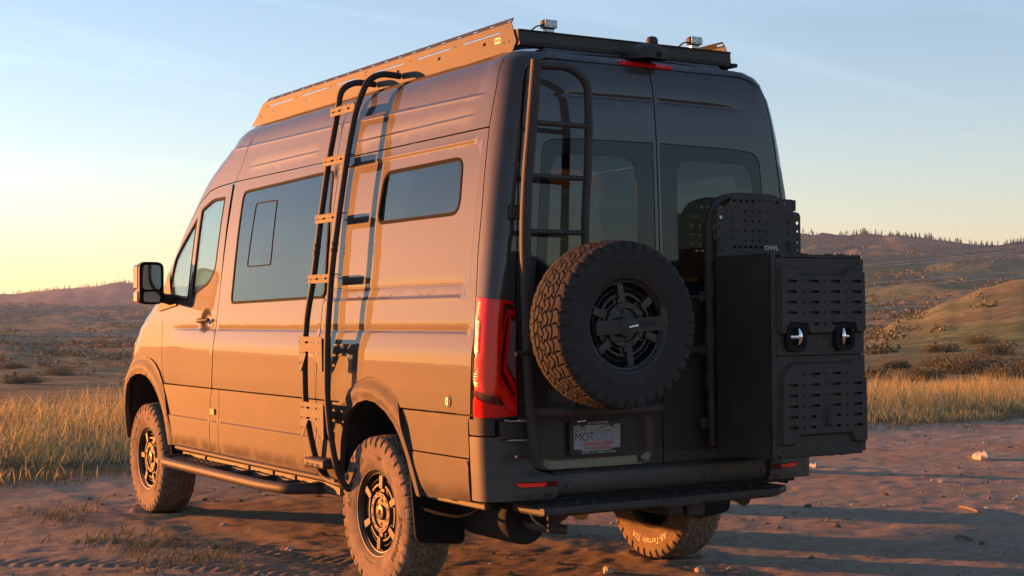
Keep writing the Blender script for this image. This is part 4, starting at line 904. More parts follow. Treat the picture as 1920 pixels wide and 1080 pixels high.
for s, nm in ((-1, 'left rear door carrying the spare wheel'), (1, 'right rear door carrying the storage box')):
    d = body('rear_door', door_poly(s), [glass_poly(s)], fn=RF, sp=.05, label=nm, rows=[(-.66 if s < 0 else .0, .0 if s < 0 else .66, lambda x: 2.430-.03*x*x, (-.018, -.012, -.006, 0, .006, .012, .018), .05)]+([(-.72, -.05, lambda x: .708+0*x, (-.018, -.009, 0, .009, .018, .027), .03), (-.72, -.05, lambda x: .907+0*x, (-.027, -.018, -.009, 0, .009, .018), .03), (.72, .90, lambda v: -.69+0*v, (-.03, -.02, -.01, 0, .01, .02), .025, 1), (.72, .90, lambda v: -.085+0*v, (-.02, -.01, 0, .01, .02, .03), .025, 1)] if s < 0 else []))
    ring(inset(glass_poly(s), .0035), clear_poly(s), 'glass_border', REAR(-.002, disp=False), BLACKG, d, th=.006)
    sheet('window_glass', inset(clear_poly(s), -.004), REAR(-.0035, disp=False), G_REAR, d, sp=.08, th=.003)
    mbw = MB()
    for k in range(11):
        z = 1.62+k*.045; q = PR(np.array([.15*s, .37*s, .58*s]), np.array([z, z, z])); mbw.tube([(a[0], a[1]+.006, a[2]) for a in q], .0008, 4)
    mbw.build('heater_wire', DARK, d, fix=False)
# door handle recess / small trims on right door
# ---- tail lamps
def tail_lamp(fm, side_s):
    t = empty('tail_lamp', VAN); t['label'] = ('left' if side_s < 0 else 'right')+' red tail lamp cluster'
    f = lambda o: (SIDE(o, disp=False) if side_s < 0 else mirror_fn(SIDE(o, disp=False)))
    sheet('housing', inset(LAMP, .002), f(.002), REDL, t, sp=.03, th=.02)
    sheet('dark_panel', rpoly([(0.101, 1.445), (0.053, 1.440), (0.033, 1.37), (0.011, 1.126), (0.006, 1.02), (0.051, 1.04), (0.086, 1.11), (0.093, 1.3)], .008), f(.008), REDD, t, sp=.03, th=.006)
    sheet('dark_panel', rpoly([(0.205, 1.055), (0.096, 1.025), (0.061, .985), (0.121, .99), (0.205, 1.03)], .006), f(.008), REDD, t, sp=.03, th=.006)
    sheet('light_bar', rpoly([(0.205, 1.462), (0.124, 1.452), (0.109, 1.30), (0.104, 1.12), (0.089, 1.04), (0.201, 1.075), (0.205, 1.12), (0.169, 1.18), (0.171, 1.36), (0.205, 1.40)], .012), f(.010), REDB, t, sp=.02, th=.008)
    sheet('light_bar', rpoly([(0.121, 1.05), (0.089, 1.03), (0.051, .975), (0.001, .945), (0.001, .99), (0.039, 1.02), (0.064, 1.08)], .01), f(.011), REDB, t, sp=.02, th=.008)
    sheet('light_tube', rpoly([(0.081, 1.415), (0.037, 1.408), (0.037, 1.388), (0.067, 1.395), (0.079, 1.14), (0.011, 1.035), (0.007, 1.068), (0.063, 1.155), (0.055, 1.375), (0.089, 1.395), (0.104, 1.13), (0.009, 1.01), (0.005, .995), (0.104, 1.10)], .004), f(.012), REDL, t, sp=.02, th=.006)
    sheet('indicator', rpoly([(0.205, 1.37), (0.182, 1.365), (0.182, 1.22), (0.205, 1.22)], .008), f(.011), AMBER, t, sp=.02, th=.008)
    for k in range(9): sheet('rib', rrect(.162, .203, 1.19-.012*k, 1.197-.012*k, .002, 2), f(.012), REDL, t, sp=.03, th=.008)
    sheet('reversing_lens', rpoly([(0.057, 1.37), (0.033, 1.36), (0.011, 1.13), (0.017, 1.10), (0.057, 1.17)], .01), f(.014), CLEARL, t, sp=.02, th=.008)
    for k in range(4): sheet('lens_rib', rpoly([(.051-.006*k, 1.355), (.048-.006*k, 1.355), (.043-.006*k, 1.17-.014*k), (.046-.006*k, 1.17-.014*k)], .001), f(.0165), PLATEW, t, sp=.03, th=.004)
    sheet('lower_lens', rpoly([(0.205, 1.02), (0.129, 1.0), (0.039, .955), (0.205, .945)], .012), f(.010), REDL, t, sp=.02, th=.008)
    sheet('outer_lens', inset(LAMP, .003), f(.020), G_LAMP, t, sp=.03, th=.003)
tail_lamp(SF, -1); tail_lamp(SF, 1)
# ---- rear bumper
def bump_off(t, v):
    k = sst(.10, -.12, t); return .008+.048*k*sst(.70, .655, v)-.02*sst(.585, .555, v)*k
BF = SIDE(disp=False, dof=bump_off)
def tx(x, v): return float(t_of_x(x, v))
BC = [(.236, .557), (.243, .845), (tx(.980, .845), .845), (tx(.85, .835), .835), (tx(.812, .825), .825), (tx(.793, .735), .735), (tx(.75, .688), .688), (tx(.69, .668), .668), (tx(.655, .655), .652), (tx(.655, .557), .557)]
for fn_, nm in ((BF, 'left bumper corner'), (mirror_fn(BF), 'right bumper corner')): body('bumper_corner', rpoly(BC, [.01, .01, .005, .005, .02, .02, .02, .01, .02, .005]), fn=fn_, mats=[BUMP], sp=.025, label=nm)
UP = [(.244, .852), (.249, .922), (tx(.960, .922), .922), (tx(.960, .852), .852)]
for fn_ in (SIDE(.006, disp=False), mirror_fn(SIDE(.006, disp=False))): body('corner_trim', rpoly(UP, .006), fn=fn_, mats=[CLAD], sp=.03)
mb = MB(); prof = [(.165, .674), (.120, .672), (.088, .660), (.080, .645), (.082, .60), (.090, .575), (.115, .557), (.20, .552)]
xs = np.linspace(-.650, .650, 27); n = len(prof); vs = []
for i, x in enumerate(xs):
    for (y, z) in prof: vs.append((x, y+.012*(x/.65)**2+(.004*math.sin(i*1.7) if z > .668 else 0), z))
mb.add(vs, [(i*n+k, i*n+k+1, (i+1)*n+k+1, (i+1)*n+k) for i in range(len(xs)-1) for k in range(n-1)], 0, True)
bc = mb.build('bumper_centre', BUMP, VAN); bc['label'] = 'dark plastic centre of the rear bumper'
for x in (-.583, -.219, .219, .583):
    y = .078+.012*(x/.65)**2; mb = MB(); mb.revolve([(y-.002, 0), (y-.002, .008), (y-.003, .0095), (y-.003, .012), (y+.004, .0125)], 20, 'y', (x, 0, .612)); mb.build('parking_sensor', BUMP, VAN)
p_, n_ = BF(np.array([.109]), np.array([.664])); q = Vector(n_[0]); pp = Vector(p_[0])
mb = MB(); mb.cyl(pp-q*.004, pp+q*.003, .014, 20); mb.cyl(pp+q*.002, pp+q*.004, .009, 16); mb.build('parking_sensor', BUMP, VAN)
for s in (-1, 1):
    f = BF if s < 0 else mirror_fn(BF)
    def ff2(t, v, f=f): p, n = f(t, v); n = n/np.linalg.norm(n, axis=1)[:, None]; return p+n*.004, n
    o = sheet('reflector', rpoly([(tx(.885, .64), .640), (tx(.66, .64), .636), (tx(.66, .61), .611), (tx(.84, .61), .614)], [.008, .003, .003, .02]), ff2, REDD, VAN, sp=.03, th=.006); o['label'] = 'red bumper reflector'
    def ff3(t, v, f=f): p, n = f(t, v); n = n/np.linalg.norm(n, axis=1)[:, None]; return p+n*.006, n
    sheet('reflector_insert', rpoly([(tx(.872, .635), .635), (tx(.72, .635), .632), (tx(.735, .615), .615), (tx(.845, .615), .617)], .004), ff3, REDB, o, sp=.03, th=.004)
# ---- third brake lamp and reversing camera
br = sheet('brake_lamp', rrect(-.165, .165, 2.612, 2.648, .008), REAR(.008, disp=False), REDL, VAN, sp=.03, th=.02); br['label'] = 'wide red brake lamp above the rear doors'
for x in (-.145, .145): sheet('screw_cap', circ(x, 2.630, .008), REAR(.010, disp=False), REDD, br, sp=.01, th=.003)
mb = MB(); N = 12; vs = []; prof = [(0, 0, 0), (.0, 0, 0)]
for (y, w_, z0, z1) in [(.42, .04, 2.66, 2.675), (.34, .062, 2.65, 2.70), (.26, .080, 2.640, 2.720), (.20, .078, 2.632, 2.712), (.165, .072, 2.630, 2.695), (.155, .062, 2.632, 2.68)]:
    for k in range(N):
        a = PI*k/(N-1); vs.append((w_*math.cos(a)*(1 if True else 0), y, z0+(z1-z0)*math.sin(a)**.55))
mb.add(vs, [(i*N+k, i*N+k+1, (i+1)*N+k+1, (i+1)*N+k) for i in range(5) for k in range(N-1)]+[tuple(5*N+k for k in range(N))], 0, True)
ch = mb.build('reversing_camera', BLACK, VAN); ch['label'] = 'black camera pod over the rear doors'
MB().cyl((.01, .165, 2.652), (.01, .150, 2.650), .014, 16).build('camera_lens', BLACKG, ch)
# ---- door handle, keyhole badge, marker, mirror
hp, hn = SF(np.array([3.70]), np.array([1.372])); hp = Vector(hp[0]); 
hp.x = -float(HW(1.372))
MB().tube([(hp.x-.018, 3.80, 1.368), (hp.x-.034, 3.74, 1.372), (hp.x-.036, 3.66, 1.374), (hp.x-.020, 3.595, 1.378)], [.010, .016, .016, .011], 12).build('door_handle', CLAD, door)
ep, en = SF(np.array([.425]), np.array([.995])); e0 = Vector(ep[0]); e1 = Vector(en[0]).normalized()
kb = MB(); kb.cyl(e0, e0+e1*.004, .028, 24); kb.build('keyhole_badge', BLACK, quart)
kb = MB(); a1 = e1.cross(Vector((0, 0, 1))).normalized(); kb.tube([e0+e1*.005+a1*.008*math.cos(k*.6)+Vector((0, 0, .017*math.sin(k*.6))) for k in range(11)], .003, 6, closed=True); kb.build('badge_ring', STEEL, quart)
sheet('side_marker', rrect(3.462, 3.535, .775, .812, .004), SIDE(.018, disp=False), pmat('amber_marker', (.65, .33, .10), .3, 0, .8), VAN, sp=.03, th=.008)
# mirror
MX, MY, MZ = -1.150, 4.30, 1.63
mr_ = empty('door_mirror', VAN, (0, 0, 0)); mr_['label'] = 'large black door mirror on the driver side'
def rbox_shell(mb, x0, x1, z0, z1, ys, scale, rad, mi=0):
    loops = []
    for y, sc2 in zip(ys, scale):
        cx_, cz_ = (x0+x1)/2, (z0+z1)/2; p = rrect(x0, x1, z0, z1, rad, 6); loops.append([(cx_+(a-cx_)*sc2, y, cz_+(b-cz_)*sc2) for a, b in p])
    n = len(loops[0]); vs = [q for l in loops for q in l]
    mb.add(vs, [(i*n+k, i*n+(k+1) % n, (i+1)*n+(k+1) % n, (i+1)*n+k) for i in range(len(loops)-1) for k in range(n)], mi, True); mb.add(loops[-1], [tuple(range(n))], mi); return mb
mb = MB(); rbox_shell(mb, -1.236, -1.066, 1.487, 1.772, [MY, MY+.03, MY+.09, MY+.13, MY+.15], [1, 1.02, .97, .80, .55], .05); mb.build('housing', BLACK, mr_)
mb = MB(); rbox_shell(mb, -1.212, -1.084, 1.585, 1.752, [MY+.008, MY+.004], [1.0, 1.0], .03); mb.build('mirror_glass', MIRR, mr_)
mb = MB(); rbox_shell(mb, -1.205, -1.090, 1.500, 1.570, [MY+.008, MY+.004], [1.0, 1.0], .02); mb.build('mirror_glass', MIRR, mr_)
mb = MB(); rbox_shell(mb, -1.228, -1.076, 1.492, 1.764, [MY+.001, MY+.006], [1, .98], .045); mb.build('inner_rim', RUBK, mr_)
MB().box((-1.236, MY+.055, 1.536), (.022, .085, .075), bev=.008).build('turn_signal', AMBER, mr_)
MB().box((-1.228, MY+.07, 1.67), (.028, .11, .17), bev=.012).build('painted_cap', PAINT, mr_)
mb = MB(); mb.tube([(-1.10, MY+.06, 1.535), (-1.03, MY+.075, 1.525), (-.94, MY+.11, 1.51)], [.038, .034, .045], 10); mb.build('mirror_arm', BLACK, mr_)
mb = MB(); mb.add(*(lambda p: ([tuple(q) for q in p], [tuple(range(len(p)))]))(SIDE(.012, disp=False)(np.array([4.66, 4.28, 4.27, 4.40, 4.52]), np.array([1.435, 1.475, 1.50, 1.53, 1.72]))[0])); mb.build('mirror_base', BLACK, mr_)
# ---- interior
MB().box((0, 2.5, .62), (1.8, 4.4, .06)).build('cabin_floor', DARK, VAN)
MB().box((0, .85, 1.0), (1.7, .9, .75), bev=.02).build('bed_platform', DARK, VAN)
for x in (-.48, .48):
    st = empty('seat', VAN); MB().box((x, 3.95, 1.0), (.5, .5, .18), bev=.05).build('seat_cushion', FABRIC, st); MB().box((x, 3.70, 1.36), (.48, .16, .66), bev=.06).build('backrest', FABRIC, st); MB().box((x, 3.68, 1.79), (.28, .11, .20), bev=.05).build('headrest', FABRIC, st)
MB().box((0, 4.75, 1.25), (1.7, .5, .35), bev=.1).build('dashboard', DARK, VAN)
# ------------------------------------------------------------------ wheels
def tyre_mesh():
    n = 760; half = [(.098, .208, 0), (.106, .218, 0), (.1135, .232, 0), (.1215, .258, 0), (.1255, .285, 0), (.1262, .306, 0), (.1250, .322, 0), (.1242, .327, 0), (.1236, .333, 1), (.1228, .343, 1), (.1212, .354, 1), (.1185, .365, 1), (.1145, .375, 1), (.1090, .3825, 1)]
    ws = np.linspace(.103, -.103, 62); tr = [(w_, .3955-.0085*(w_/.103)**2, 2) for w_ in ws]
    prof = half+tr+[(-a, b, c) for a, b, c in half[::-1]]; m_ = len(prof)
    th = 2*PI*np.arange(n)/n; T, I_ = np.meshgrid(th, np.arange(m_), indexing='ij'); w_ = np.array([p[0] for p in prof])[I_]; r_ = np.array([p[1] for p in prof])[I_]; kind = np.array([p[2] for p in prof])[I_]
    N = 38; a = T*N/(2*PI); q = w_/.103
    tri = lambda x: np.abs(((x) % 1)*2-1)*2-1
    gw = .046
    # zigzag circumferential grooves
    g = np.full(q.shape, 9.0)
    for c0, am, ph in ((0.0, .11, 0.0), (.36, .10, .5), (-.36, .10, .0), (.66, .05, .25), (-.66, .05, .75)):
        g = np.minimum(g, np.abs(q-c0-am*tri(a+ph))*.9)
    # transverse grooves by row, slanted and staggered
    row = np.digitize(q+.0*a, [-.66, -.36, 0, .36, .66]); ph = np.array([.0, .5, .18, .68, .35, .85])[row]; sl = np.array([.25, -.9, 1.1, -1.1, .9, -.25])[row]
    tt = np.abs(((a+ph+sl*q*.6+.12*np.sin(q*9)) % 1)-.5); tt = (.5-tt)*(2*PI*.395/N)/.103
    g = np.minimum(g, np.where(kind == 2, tt*.75, 9))
    mask = sst(gw*.42, gw*.78, g)
    # thin sipes
    si = np.abs(((a*2+.3*np.sin(q*11)+sl*q*.5+.25) % 1)-.5); mask2 = 1-.30*sst(.05, .0, np.minimum(si, .5))
    depth = .013
    rr = np.where(kind == 2, r_-depth*(1-mask)-.003*(1-mask2)*mask, r_)
    # shoulder side-biters: alternating lug lengths
    al = (a+np.where(w_ > 0, .35, .0)+.0) % 1; lug = sst(.10, .17, al)*sst(.93, .86, al); lim = np.where((np.floor(a+np.where(w_ > 0, .35, 0)) % 2) == 0, .336, .347); lug = lug*sst(lim-.003, lim+.003, r_)
    zz_ = np.where(kind == 1, lug, 0); xx = w_+np.sign(w_)*(.0065*zz_-.0035*np.where(kind == 1, 1-lug, 0)*sst(.335, .36, r_)); rr = np.where(kind == 1, rr-.008*(1-lug)*sst(.352, .383, r_), rr)
    # faint raised rings on the sidewall
    rr2 = rr; xx = xx+np.sign(w_)*np.where(kind == 0, .0018*gau(r_-.327, .002)+.0012*gau(r_-.258, .003), 0)
    V = np.stack([xx, -rr2*np.sin(T), rr2*np.cos(T)], -1).reshape(-1, 3); ii, jj = np.meshgrid(np.arange(n), np.arange(m_-1), indexing='ij'); i2 = (ii+1) % n
    F = np.stack([ii*m_+jj, ii*m_+jj+1, i2*m_+jj+1, i2*m_+jj], -1).reshape(-1, 4); me = fastmesh('tyre', V, F, RUBBER, True)
    return me
TYRE = tyre_mesh(); TYRE_S = TYRE.copy(); TYRE_S.materials[0] = RUBBER_S
def rim_mesh(mat, dark):
    mb = MB()
    mb.revolve([(-.1085, .2285), (-.1125, .2240), (-.1120, .2195), (-.1060, .2150), (-.1000, .2060), (-.0600, .1990), (-.010, .1960), (.090, .1960), (.106, .215), (.110, .226)], 72, 'x', mi=0)
    mb.revolve([(-.060, .1960), (-.090, .1965), (-.093, .1990), (-.094, .2070), (-.099, .2085)], 72, 'x', mi=0)
    mb.revolve([(-.060, .1740), (-.076, .1735), (-.078, .1700), (-.076, .1665), (-.060, .1660)], 60, 'x', mi=0)
    mb.revolve([(-.070, .1485), (-.082, .1470), (-.082, .1370), (-.070, .1355)], 60, 'x', mi=0)
    mb.revolve([(-.066, .1090), (-.082, .1060), (-.090, .1020), (-.090, .0800), (-.084, .0760), (-.080, .0750), (-.080, .0400), (-.082, .0385), (-.092, .0370), (-.094, .0300), (-.095, .0)], 60, 'x', mi=0)
    for k in range(6):
        a = 2*PI*k/6+.26; c, s = math.cos(a), math.sin(a); Mx = Matrix.Rotation(-a, 3, 'X')
        def sp(pts, x0, x1, top=.8):
            n = len(pts); vs = []
            for x, sc2 in ((x0, 1.0), (x1, top)):
                cy = sum(p[1] for p in pts)/n
                for (r, w_) in pts: vs.append(Mx @ Vector((x, w_*sc2, r)))
            mb.add(vs, [tuple(range(n))[::-1], tuple(range(n, 2*n))]+[(i, (i+1) % n, n+(i+1) % n, n+i) for i in range(n)], 0)
        sp([(.100, -.016), (.100, .016), (.150, .022), (.199, .025), (.199, -.025), (.150, -.022)], -.055, -.080, .94)
        sp([(.124, -.017), (.124, .017), (.150, .020), (.190, .020), (.190, -.020), (.150, -.020)], -.080, -.093, .84)
        # lug nut recess and stencil bars
        lp = Mx @ Vector((-.0805, .033*0, .060)); mb.cyl((lp.x, lp.y, lp.z), (lp.x-.0012, lp.y, lp.z), .0105, 14, 1)
        for da in (-.2, .32):
            M2 = Matrix.Rotation(-(a+da), 3, 'X'); p = M2 @ Vector((-.0905, 0, .091)); mb.box((p.x, p.y, p.z), (.002, .020, .006), 1, rot=M2)
        # outer windows' thin web ring
    web = sheet_mesh('web', circ(0, 0, .1500, 60), (lambda a, b: (np.stack([-.072+0*a, -a, b], -1), np.tile(np.array([-1.0, 0, 0]), (len(a), 1)))), [mat], holes=[circ(0, 0, .104, 48)]+[[(r_*math.sin(c_), r_*math.cos(c_)) for r_, c_ in [(.113, -(k*PI/3+.26)+PI/6+q) for q in np.linspace(-.20, .20, 6)]+[(.1345, -(k*PI/3+.26)+PI/6+q) for q in np.linspace(.27, -.27, 8)]] for k in range(6)], th=.012, sp=.05)
    mb.add([v.co[:] for v in web.vertices], [tuple(p.vertices) for p in web.polygons], 0)
    mb.revolve([(-.02, .0), (-.02, .195)], 48, 'x', mi=1)
    V, F = text_data('8', .042, .0012, bold=.0015)
    mb.add([(-.0965-z, -x, y) for x, y, z in V], F, 1)
    me = mb.mesh('rim', [mat, dark], True); return me
RIM_A = rim_mesh(RIM, DARK); RIM_B = rim_mesh(RIMK, DARK)
def bent_text(body, size, r0, phi0, ex=.0012, shear=.25, bold=.001, spc=1.05):
    V, F = text_data(body, size, ex, shear, spc, bold); rr = r0+V[:, 1]; ph = phi0+V[:, 0]/r0
    xs_ = np.interp(rr, [.222, .238, .258, .285, .306, .322, .333, .343], [.108, .1165, .1215, .1255, .1262, .1250, .1240, .1232])
    return [(-(x+.0008+z), -r*math.sin(p), r*math.cos(p)) for x, z, r, p in zip(xs_, V[:, 2], rr, ph)], F
def letter_meshes(mat, rot=0.0, fine=True):
    out = []
    for b, sz, r0, ph, ex in (('All-Terrain T/A', .050, .289, -1.00, .0012), ('BFGoodrich', .050, .289, 1.95, .0012), ('KO2', .020, .289, .22, .0012), ('LT245/75R16', .013, .262, .75, .0006), ('TUBELESS  RADIAL', .013, .262, 3.4, .0006)):
        if not fine and r0 < .28: continue
        v, f = bent_text(b, sz, r0, ph+rot, ex); out.append(MB().add(v, f).mesh('lettering', mat, False))
    return out
LET_K = letter_meshes(LETTERK); LET_W = letter_meshes(LETTERW, 4.05, False); LET_S = letter_meshes(RUBBER_S, 1.2, False)
HZ = .388
def wheel(name, loc, rz, spin, rimme, let, label):
    t = empty(name, VAN, loc); t.rotation_euler = (0, 0, rz); t['label'] = label
    o = link('tyre', TYRE_S if name == 'spare_wheel' else TYRE, t); o.rotation_euler = (spin*.7, 0, 0); o = link('rim', rimme, t); o.rotation_euler = (spin, 0, 0)
    for q in (let or []): link('lettering', q, t)
    return t
wheel('wheel', (-.868, 1.26, HZ), 0, .35, RIM_A, LET_K, 'dusty left rear wheel with all-terrain tyre')
wheel('wheel', (-.868, 4.925, HZ), 0, -.2, RIM_A, LET_K, 'left front wheel with all-terrain tyre')
w4 = wheel('wheel', (.868, 1.26, HZ), PI, .9, RIM_A, None, 'right rear wheel seen from inside under the bumper')
for q in LET_W: lw = link('lettering', q, w4); lw.rotation_euler = (0, 0, PI)
wheel('wheel', (.868, 4.925, HZ), PI, .1, RIM_A, None, 'right front wheel behind the body')
SPX, SPZ, SPY = -.600, 1.339, -.402+.110
SPW = wheel('spare_wheel', (SPX, SPY-.004, SPZ+.006), PI/2, .1, RIM_B, LET_S, 'black spare wheel on the left rear door'); SPW.scale = (1, .935, .935)
# ------------------------------------------------------------------ underbody
ax = MB().cyl((-.74, 1.26, HZ), (.74, 1.26, HZ), .042, 16); ax.revolve([(-.16, .0), (-.15, .07), (-.09, .13), (0, .150), (.09, .13), (.15, .07), (.16, 0)], 24, 'x', (.05, 1.26, HZ)); ax.build('rear_axle', RUST, VAN)
MB().cyl((-.74, 4.925, HZ), (.74, 4.925, HZ), .04, 12).build('front_axle', RUST, VAN)
for s in (-1, 1):
    MB().cyl((s*.755, 1.26, HZ), (s*.80, 1.26, HZ), .13, 24).build('brake_drum', RUST, VAN)
    lf = MB()
    for k in range(3): lf.tube([(s*.56, 1.26-.66+.08*k, .46+.012*k), (s*.56, 1.0, .36-.012*k), (s*.56, 1.26, .345-.014*k), (s*.56, 1.52, .36-.012*k), (s*.56, 1.92-.08*k, .46+.012*k)], .012, 6)
    lf.build('leaf_spring', RUST, VAN)
    MB().cyl((s*.50, 1.12, .36), (s*.42, .86, .62), .028, 12).build('shock_absorber', RUST, VAN)
MB().box((-.45, 2.6, .50), (.08, 4.6, .12), bev=.01).build('chassis_rail', RUST, VAN); MB().box((.45, 2.6, .50), (.08, 4.6, .12), bev=.01).build('chassis_rail', RUST, VAN)
MB().box((0, 2.9, .545), (1.75, 4.9, .02)).build('floor_pan', DARK, VAN); MB().box((0, .30, .55), (1.70, .30, .03)).build('floor_pan', DARK, VAN)
mf = MB(); mf.revolve([(.42, 0), (.42, .118), (.435, .128), (.60, .130), (.86, .130), (.88, .118), (.88, 0)], 32, 'y', (-.60, 0, .425)); mf.build('muffler', DARK, VAN)
MB().tube(smooth_path([(-.60, .44, .40), (-.62, .34, .40), (-.57, .27, .388), (-.505, .22, .385)], .08), .022, 14).build('exhaust_tip', RUST, VAN)
MB().tube(smooth_path([(-.66, .30, .52), (-.655, .30, .44), (-.60, .28, .40), (-.56, .28, .40)], .05), .006, 8).build('bent_bracket', STEEL, VAN)
PYZ = lambda y: plane_fn((0, y, 0), (1, 0, 0), (0, 0, 1))
sheet('tow_bracket', rpoly([(-.60, .505), (-.53, .505), (-.53, .40), (-.56, .375), (-.60, .375)], .012), PYZ(.235), BLACK, VAN, holes=[circ(-.565, .475, .010)], th=.012, sp=.05)
sheet('suspension_arm', rpoly([(-.45, .470), (-.20, .495), (-.235, .395), (-.27, .385)], .012), PYZ(.44), GOLD, VAN, holes=[circ(-.255, .452, .018, 16)], th=.02, sp=.05)
MB().tube(smooth_path([(-.97, .90, .47), (-.93, .70, .44), (-.86, .55, .43), (-.78, .48, .50)], .1), .008, 8).build('brake_line', RUBK, VAN)
MB().box((-.90, .58, .513), (.03, .60, .03), bev=.006).build('quarter_rail', BUMP, VAN)
# mud flaps
def flap(y, pts, label, m_=1):
    o = sheet('mud_flap', rpoly([(m_*a, b) for a, b in pts], [.02, .04, .05, .02, .02][:len(pts)]), PYZ(y), RUBK, VAN, th=.014, sp=.06); o['label'] = label; return o
flap(.838, [(-1.016, .76), (-.975, .29), (-.70, .255), (-.715, .56), (-.80, .74)], 'black mud flap behind the left rear wheel')
flap(4.40, [(-1.012, .74), (-.975, .40), (-.80, .40), (-.80, .70)], 'black mud flap behind the left front wheel')
flap(.80, [(-1.005, .74), (-.965, .30), (-.715, .270), (-.715, .56), (-.80, .74)], 'black mud flap behind the right rear wheel', -1)
# ------------------------------------------------------------------ roof rack
rack = empty('roof_rack', VAN); rack['label'] = 'black aluminium roof rack with slotted side rails'
OUT = [(.428, 2.648), (3.30, 2.650), (3.50, 2.652), (3.716, 2.657), (3.62, 2.71), (3.535, 2.775), (3.50, 2.790), (.432, 2.790), (.392, 2.70), (.390, 2.69)]
def slot(cx, cy, l, h): return rrect(cx-l/2, cx+l/2, cy-h/2, cy+h/2, h*.48, 3)
HL = []
for a, b in ((3.405, 3.037), (2.899, 2.528), (2.402, 2.106), (1.898, 1.533), (1.393, 1.031), (.905, .533)): HL.append(slot((a+b)/2, 2.757, a-b, .0065))
for y in (.683, 1.143, 1.605, 2.809, 3.33): HL.append([(y-.014, 2.733), (y, 2.727), (y+.014, 2.733), (y+.012, 2.712), (y, 2.718), (y-.012, 2.712)])
for y in (.968, 1.462, 2.000, 2.465, 2.967): HL += [circ(y-.012, 2.757, .005, 6), circ(y+.012, 2.757, .005, 6)]
for y, z in ((.455, 2.772), (.478, 2.772), (.45, 2.70), (.50, 2.70), (3.46, 2.757), (3.44, 2.757), (3.56, 2.715), (3.545, 2.70), (1.985, 2.775), (2.005, 2.775), (1.985, 2.735), (2.005, 2.735)): HL.append(circ(y, z, .0055, 8))
HT = [slot(.465+.1625*k, .014, .055, .011) for k in range(19)]
for s, nm in ((-1, 'sunlit slotted left side rail'), (1, 'slotted right side rail')):
    o = sheet('side_rail', OUT, plane_fn((s*.66, 0, 0), (0, -1 if s < 0 else 1, 0), (0, 0, 1)) if False else (lambda a, b, s=s: (np.stack([np.full(len(a), s*.66), a, b], -1), np.tile(np.array([float(s), 0, 0]), (len(a), 1)))), BLACK, rack, holes=HL, th=.004, sp=.2); o['label'] = nm
    sheet('rail_flange', [(.432, 0), (3.47, 0), (3.44, .026), (.437, .030)], (lambda a, b, s=s: (np.stack([s*(.66-b*.55), a, 2.790+b*.85], -1), np.tile(np.array([s*.85, 0, .55]), (len(a), 1)))), BLACK, rack, holes=HT, th=.004, sp=.2)
    MB().box((s*.64, .46, 2.71), (.035, .09, .06), bev=.006).build('corner_bracket', BLACK, rack)
    for y in (.62, 1.25, 1.9, 2.55, 3.15): MB().box((s*.625, y, 2.668), (.06, .07, .045), bev=.008).build('roof_mount', BLACK, rack)
fnL = lambda a, b: (np.stack([np.full(len(a), -.6605), -a, b], -1), np.tile(np.array([-1.0, 0, 0]), (len(a), 1)))
bd = sheet('badge', rpoly([(-.59, 2.721), (-.583, 2.735), (-.535, 2.735), (-.528, 2.721), (-.535, 2.707), (-.583, 2.707)], .003), fnL, BADGE, rack, sp=.05, th=.002)
text_on('lettering', 'FVCO', .019, lambda a, b: (fnL(a, b)[0]-np.array([.001, 0, 0]), fnL(a, b)[1]), INKK, rack, (-.559, 2.721), .0006, bold=.0008)
for k, y in enumerate((.78, 1.25, 1.72, 2.19, 2.66, 3.13)): MB().box((0, y, 2.745), (1.30, .06, .028), bev=.006).build('cross_bar', BLACK, rack)
mb = MB(); prof = [(.372, 2.676), (.368, 2.690), (.380, 2.696), (.384, 2.742), (.376, 2.752), (.44, 2.756), (.44, 2.676)]
n = len(prof); mb.add([(-.652, y, z) for y, z in prof]+[(.652, y, z) for y, z in prof], [(i, (i+1) % n, n+(i+1) % n, n+i) for i in range(n)]+[tuple(range(n)), tuple(range(n, 2*n))]); rb = mb.build('rear_beam', BLACK, rack); rb['label'] = 'black rear cross beam of the rack'
MB().box((.668, .395, 2.682), (.035, .07, .02), bev=.006).build('beam_end_lip', BLACK, rack)
MB().box((0, 3.58, 2.69), (1.26, .02, .10), bev=.005, rot=Matrix.Rotation(R(-35), 3, 'X')).build('wind_fairing', BLACK, rack)
for x, nm in ((-.458, 'left twin-lens work light on the rack'), (.438, 'right twin-lens work light on the rack')):
    l = empty('rack_light', rack) if False else empty('work_light', VAN); l['label'] = nm
    MB().box((x, .415, 2.795), (.078, .045, .046), bev=.012).build('housing', BLACK, l); MB().box((x, .392, 2.795), (.070, .006, .040), bev=.004).build('bezel', STEEL, l)
    for q in (-.0185, .0185): MB().revolve([(.3885, 0), (.3860, .008), (.3880, .0155), (.391, .0165)], 18, 'y', (x+q, 0, 2.795)).build('lens', CLEARL, l)
    for k in range(4): MB().box((x-.027+.018*k, .437, 2.796), (.005, .012, .036)).build('cooling_fin', BLACK, l)
    MB().box((x, .415, 2.764), (.05, .03, .022), bev=.005).build('bracket', STEEL, l); MB().tube(smooth_path([(x-.035, .43, 2.79), (x-.06, .43, 2.785), (x-.085, .43, 2.765), (x-.10, .43, 2.752)], .03), .004, 6).build('cable', RUBK, l)
MB().revolve([(2.755, .030), (2.775, .030), (2.788, .022), (2.794, 0)], 20, 'z', (.155, .40, 0)).build('antenna_puck', BLACK, VAN)
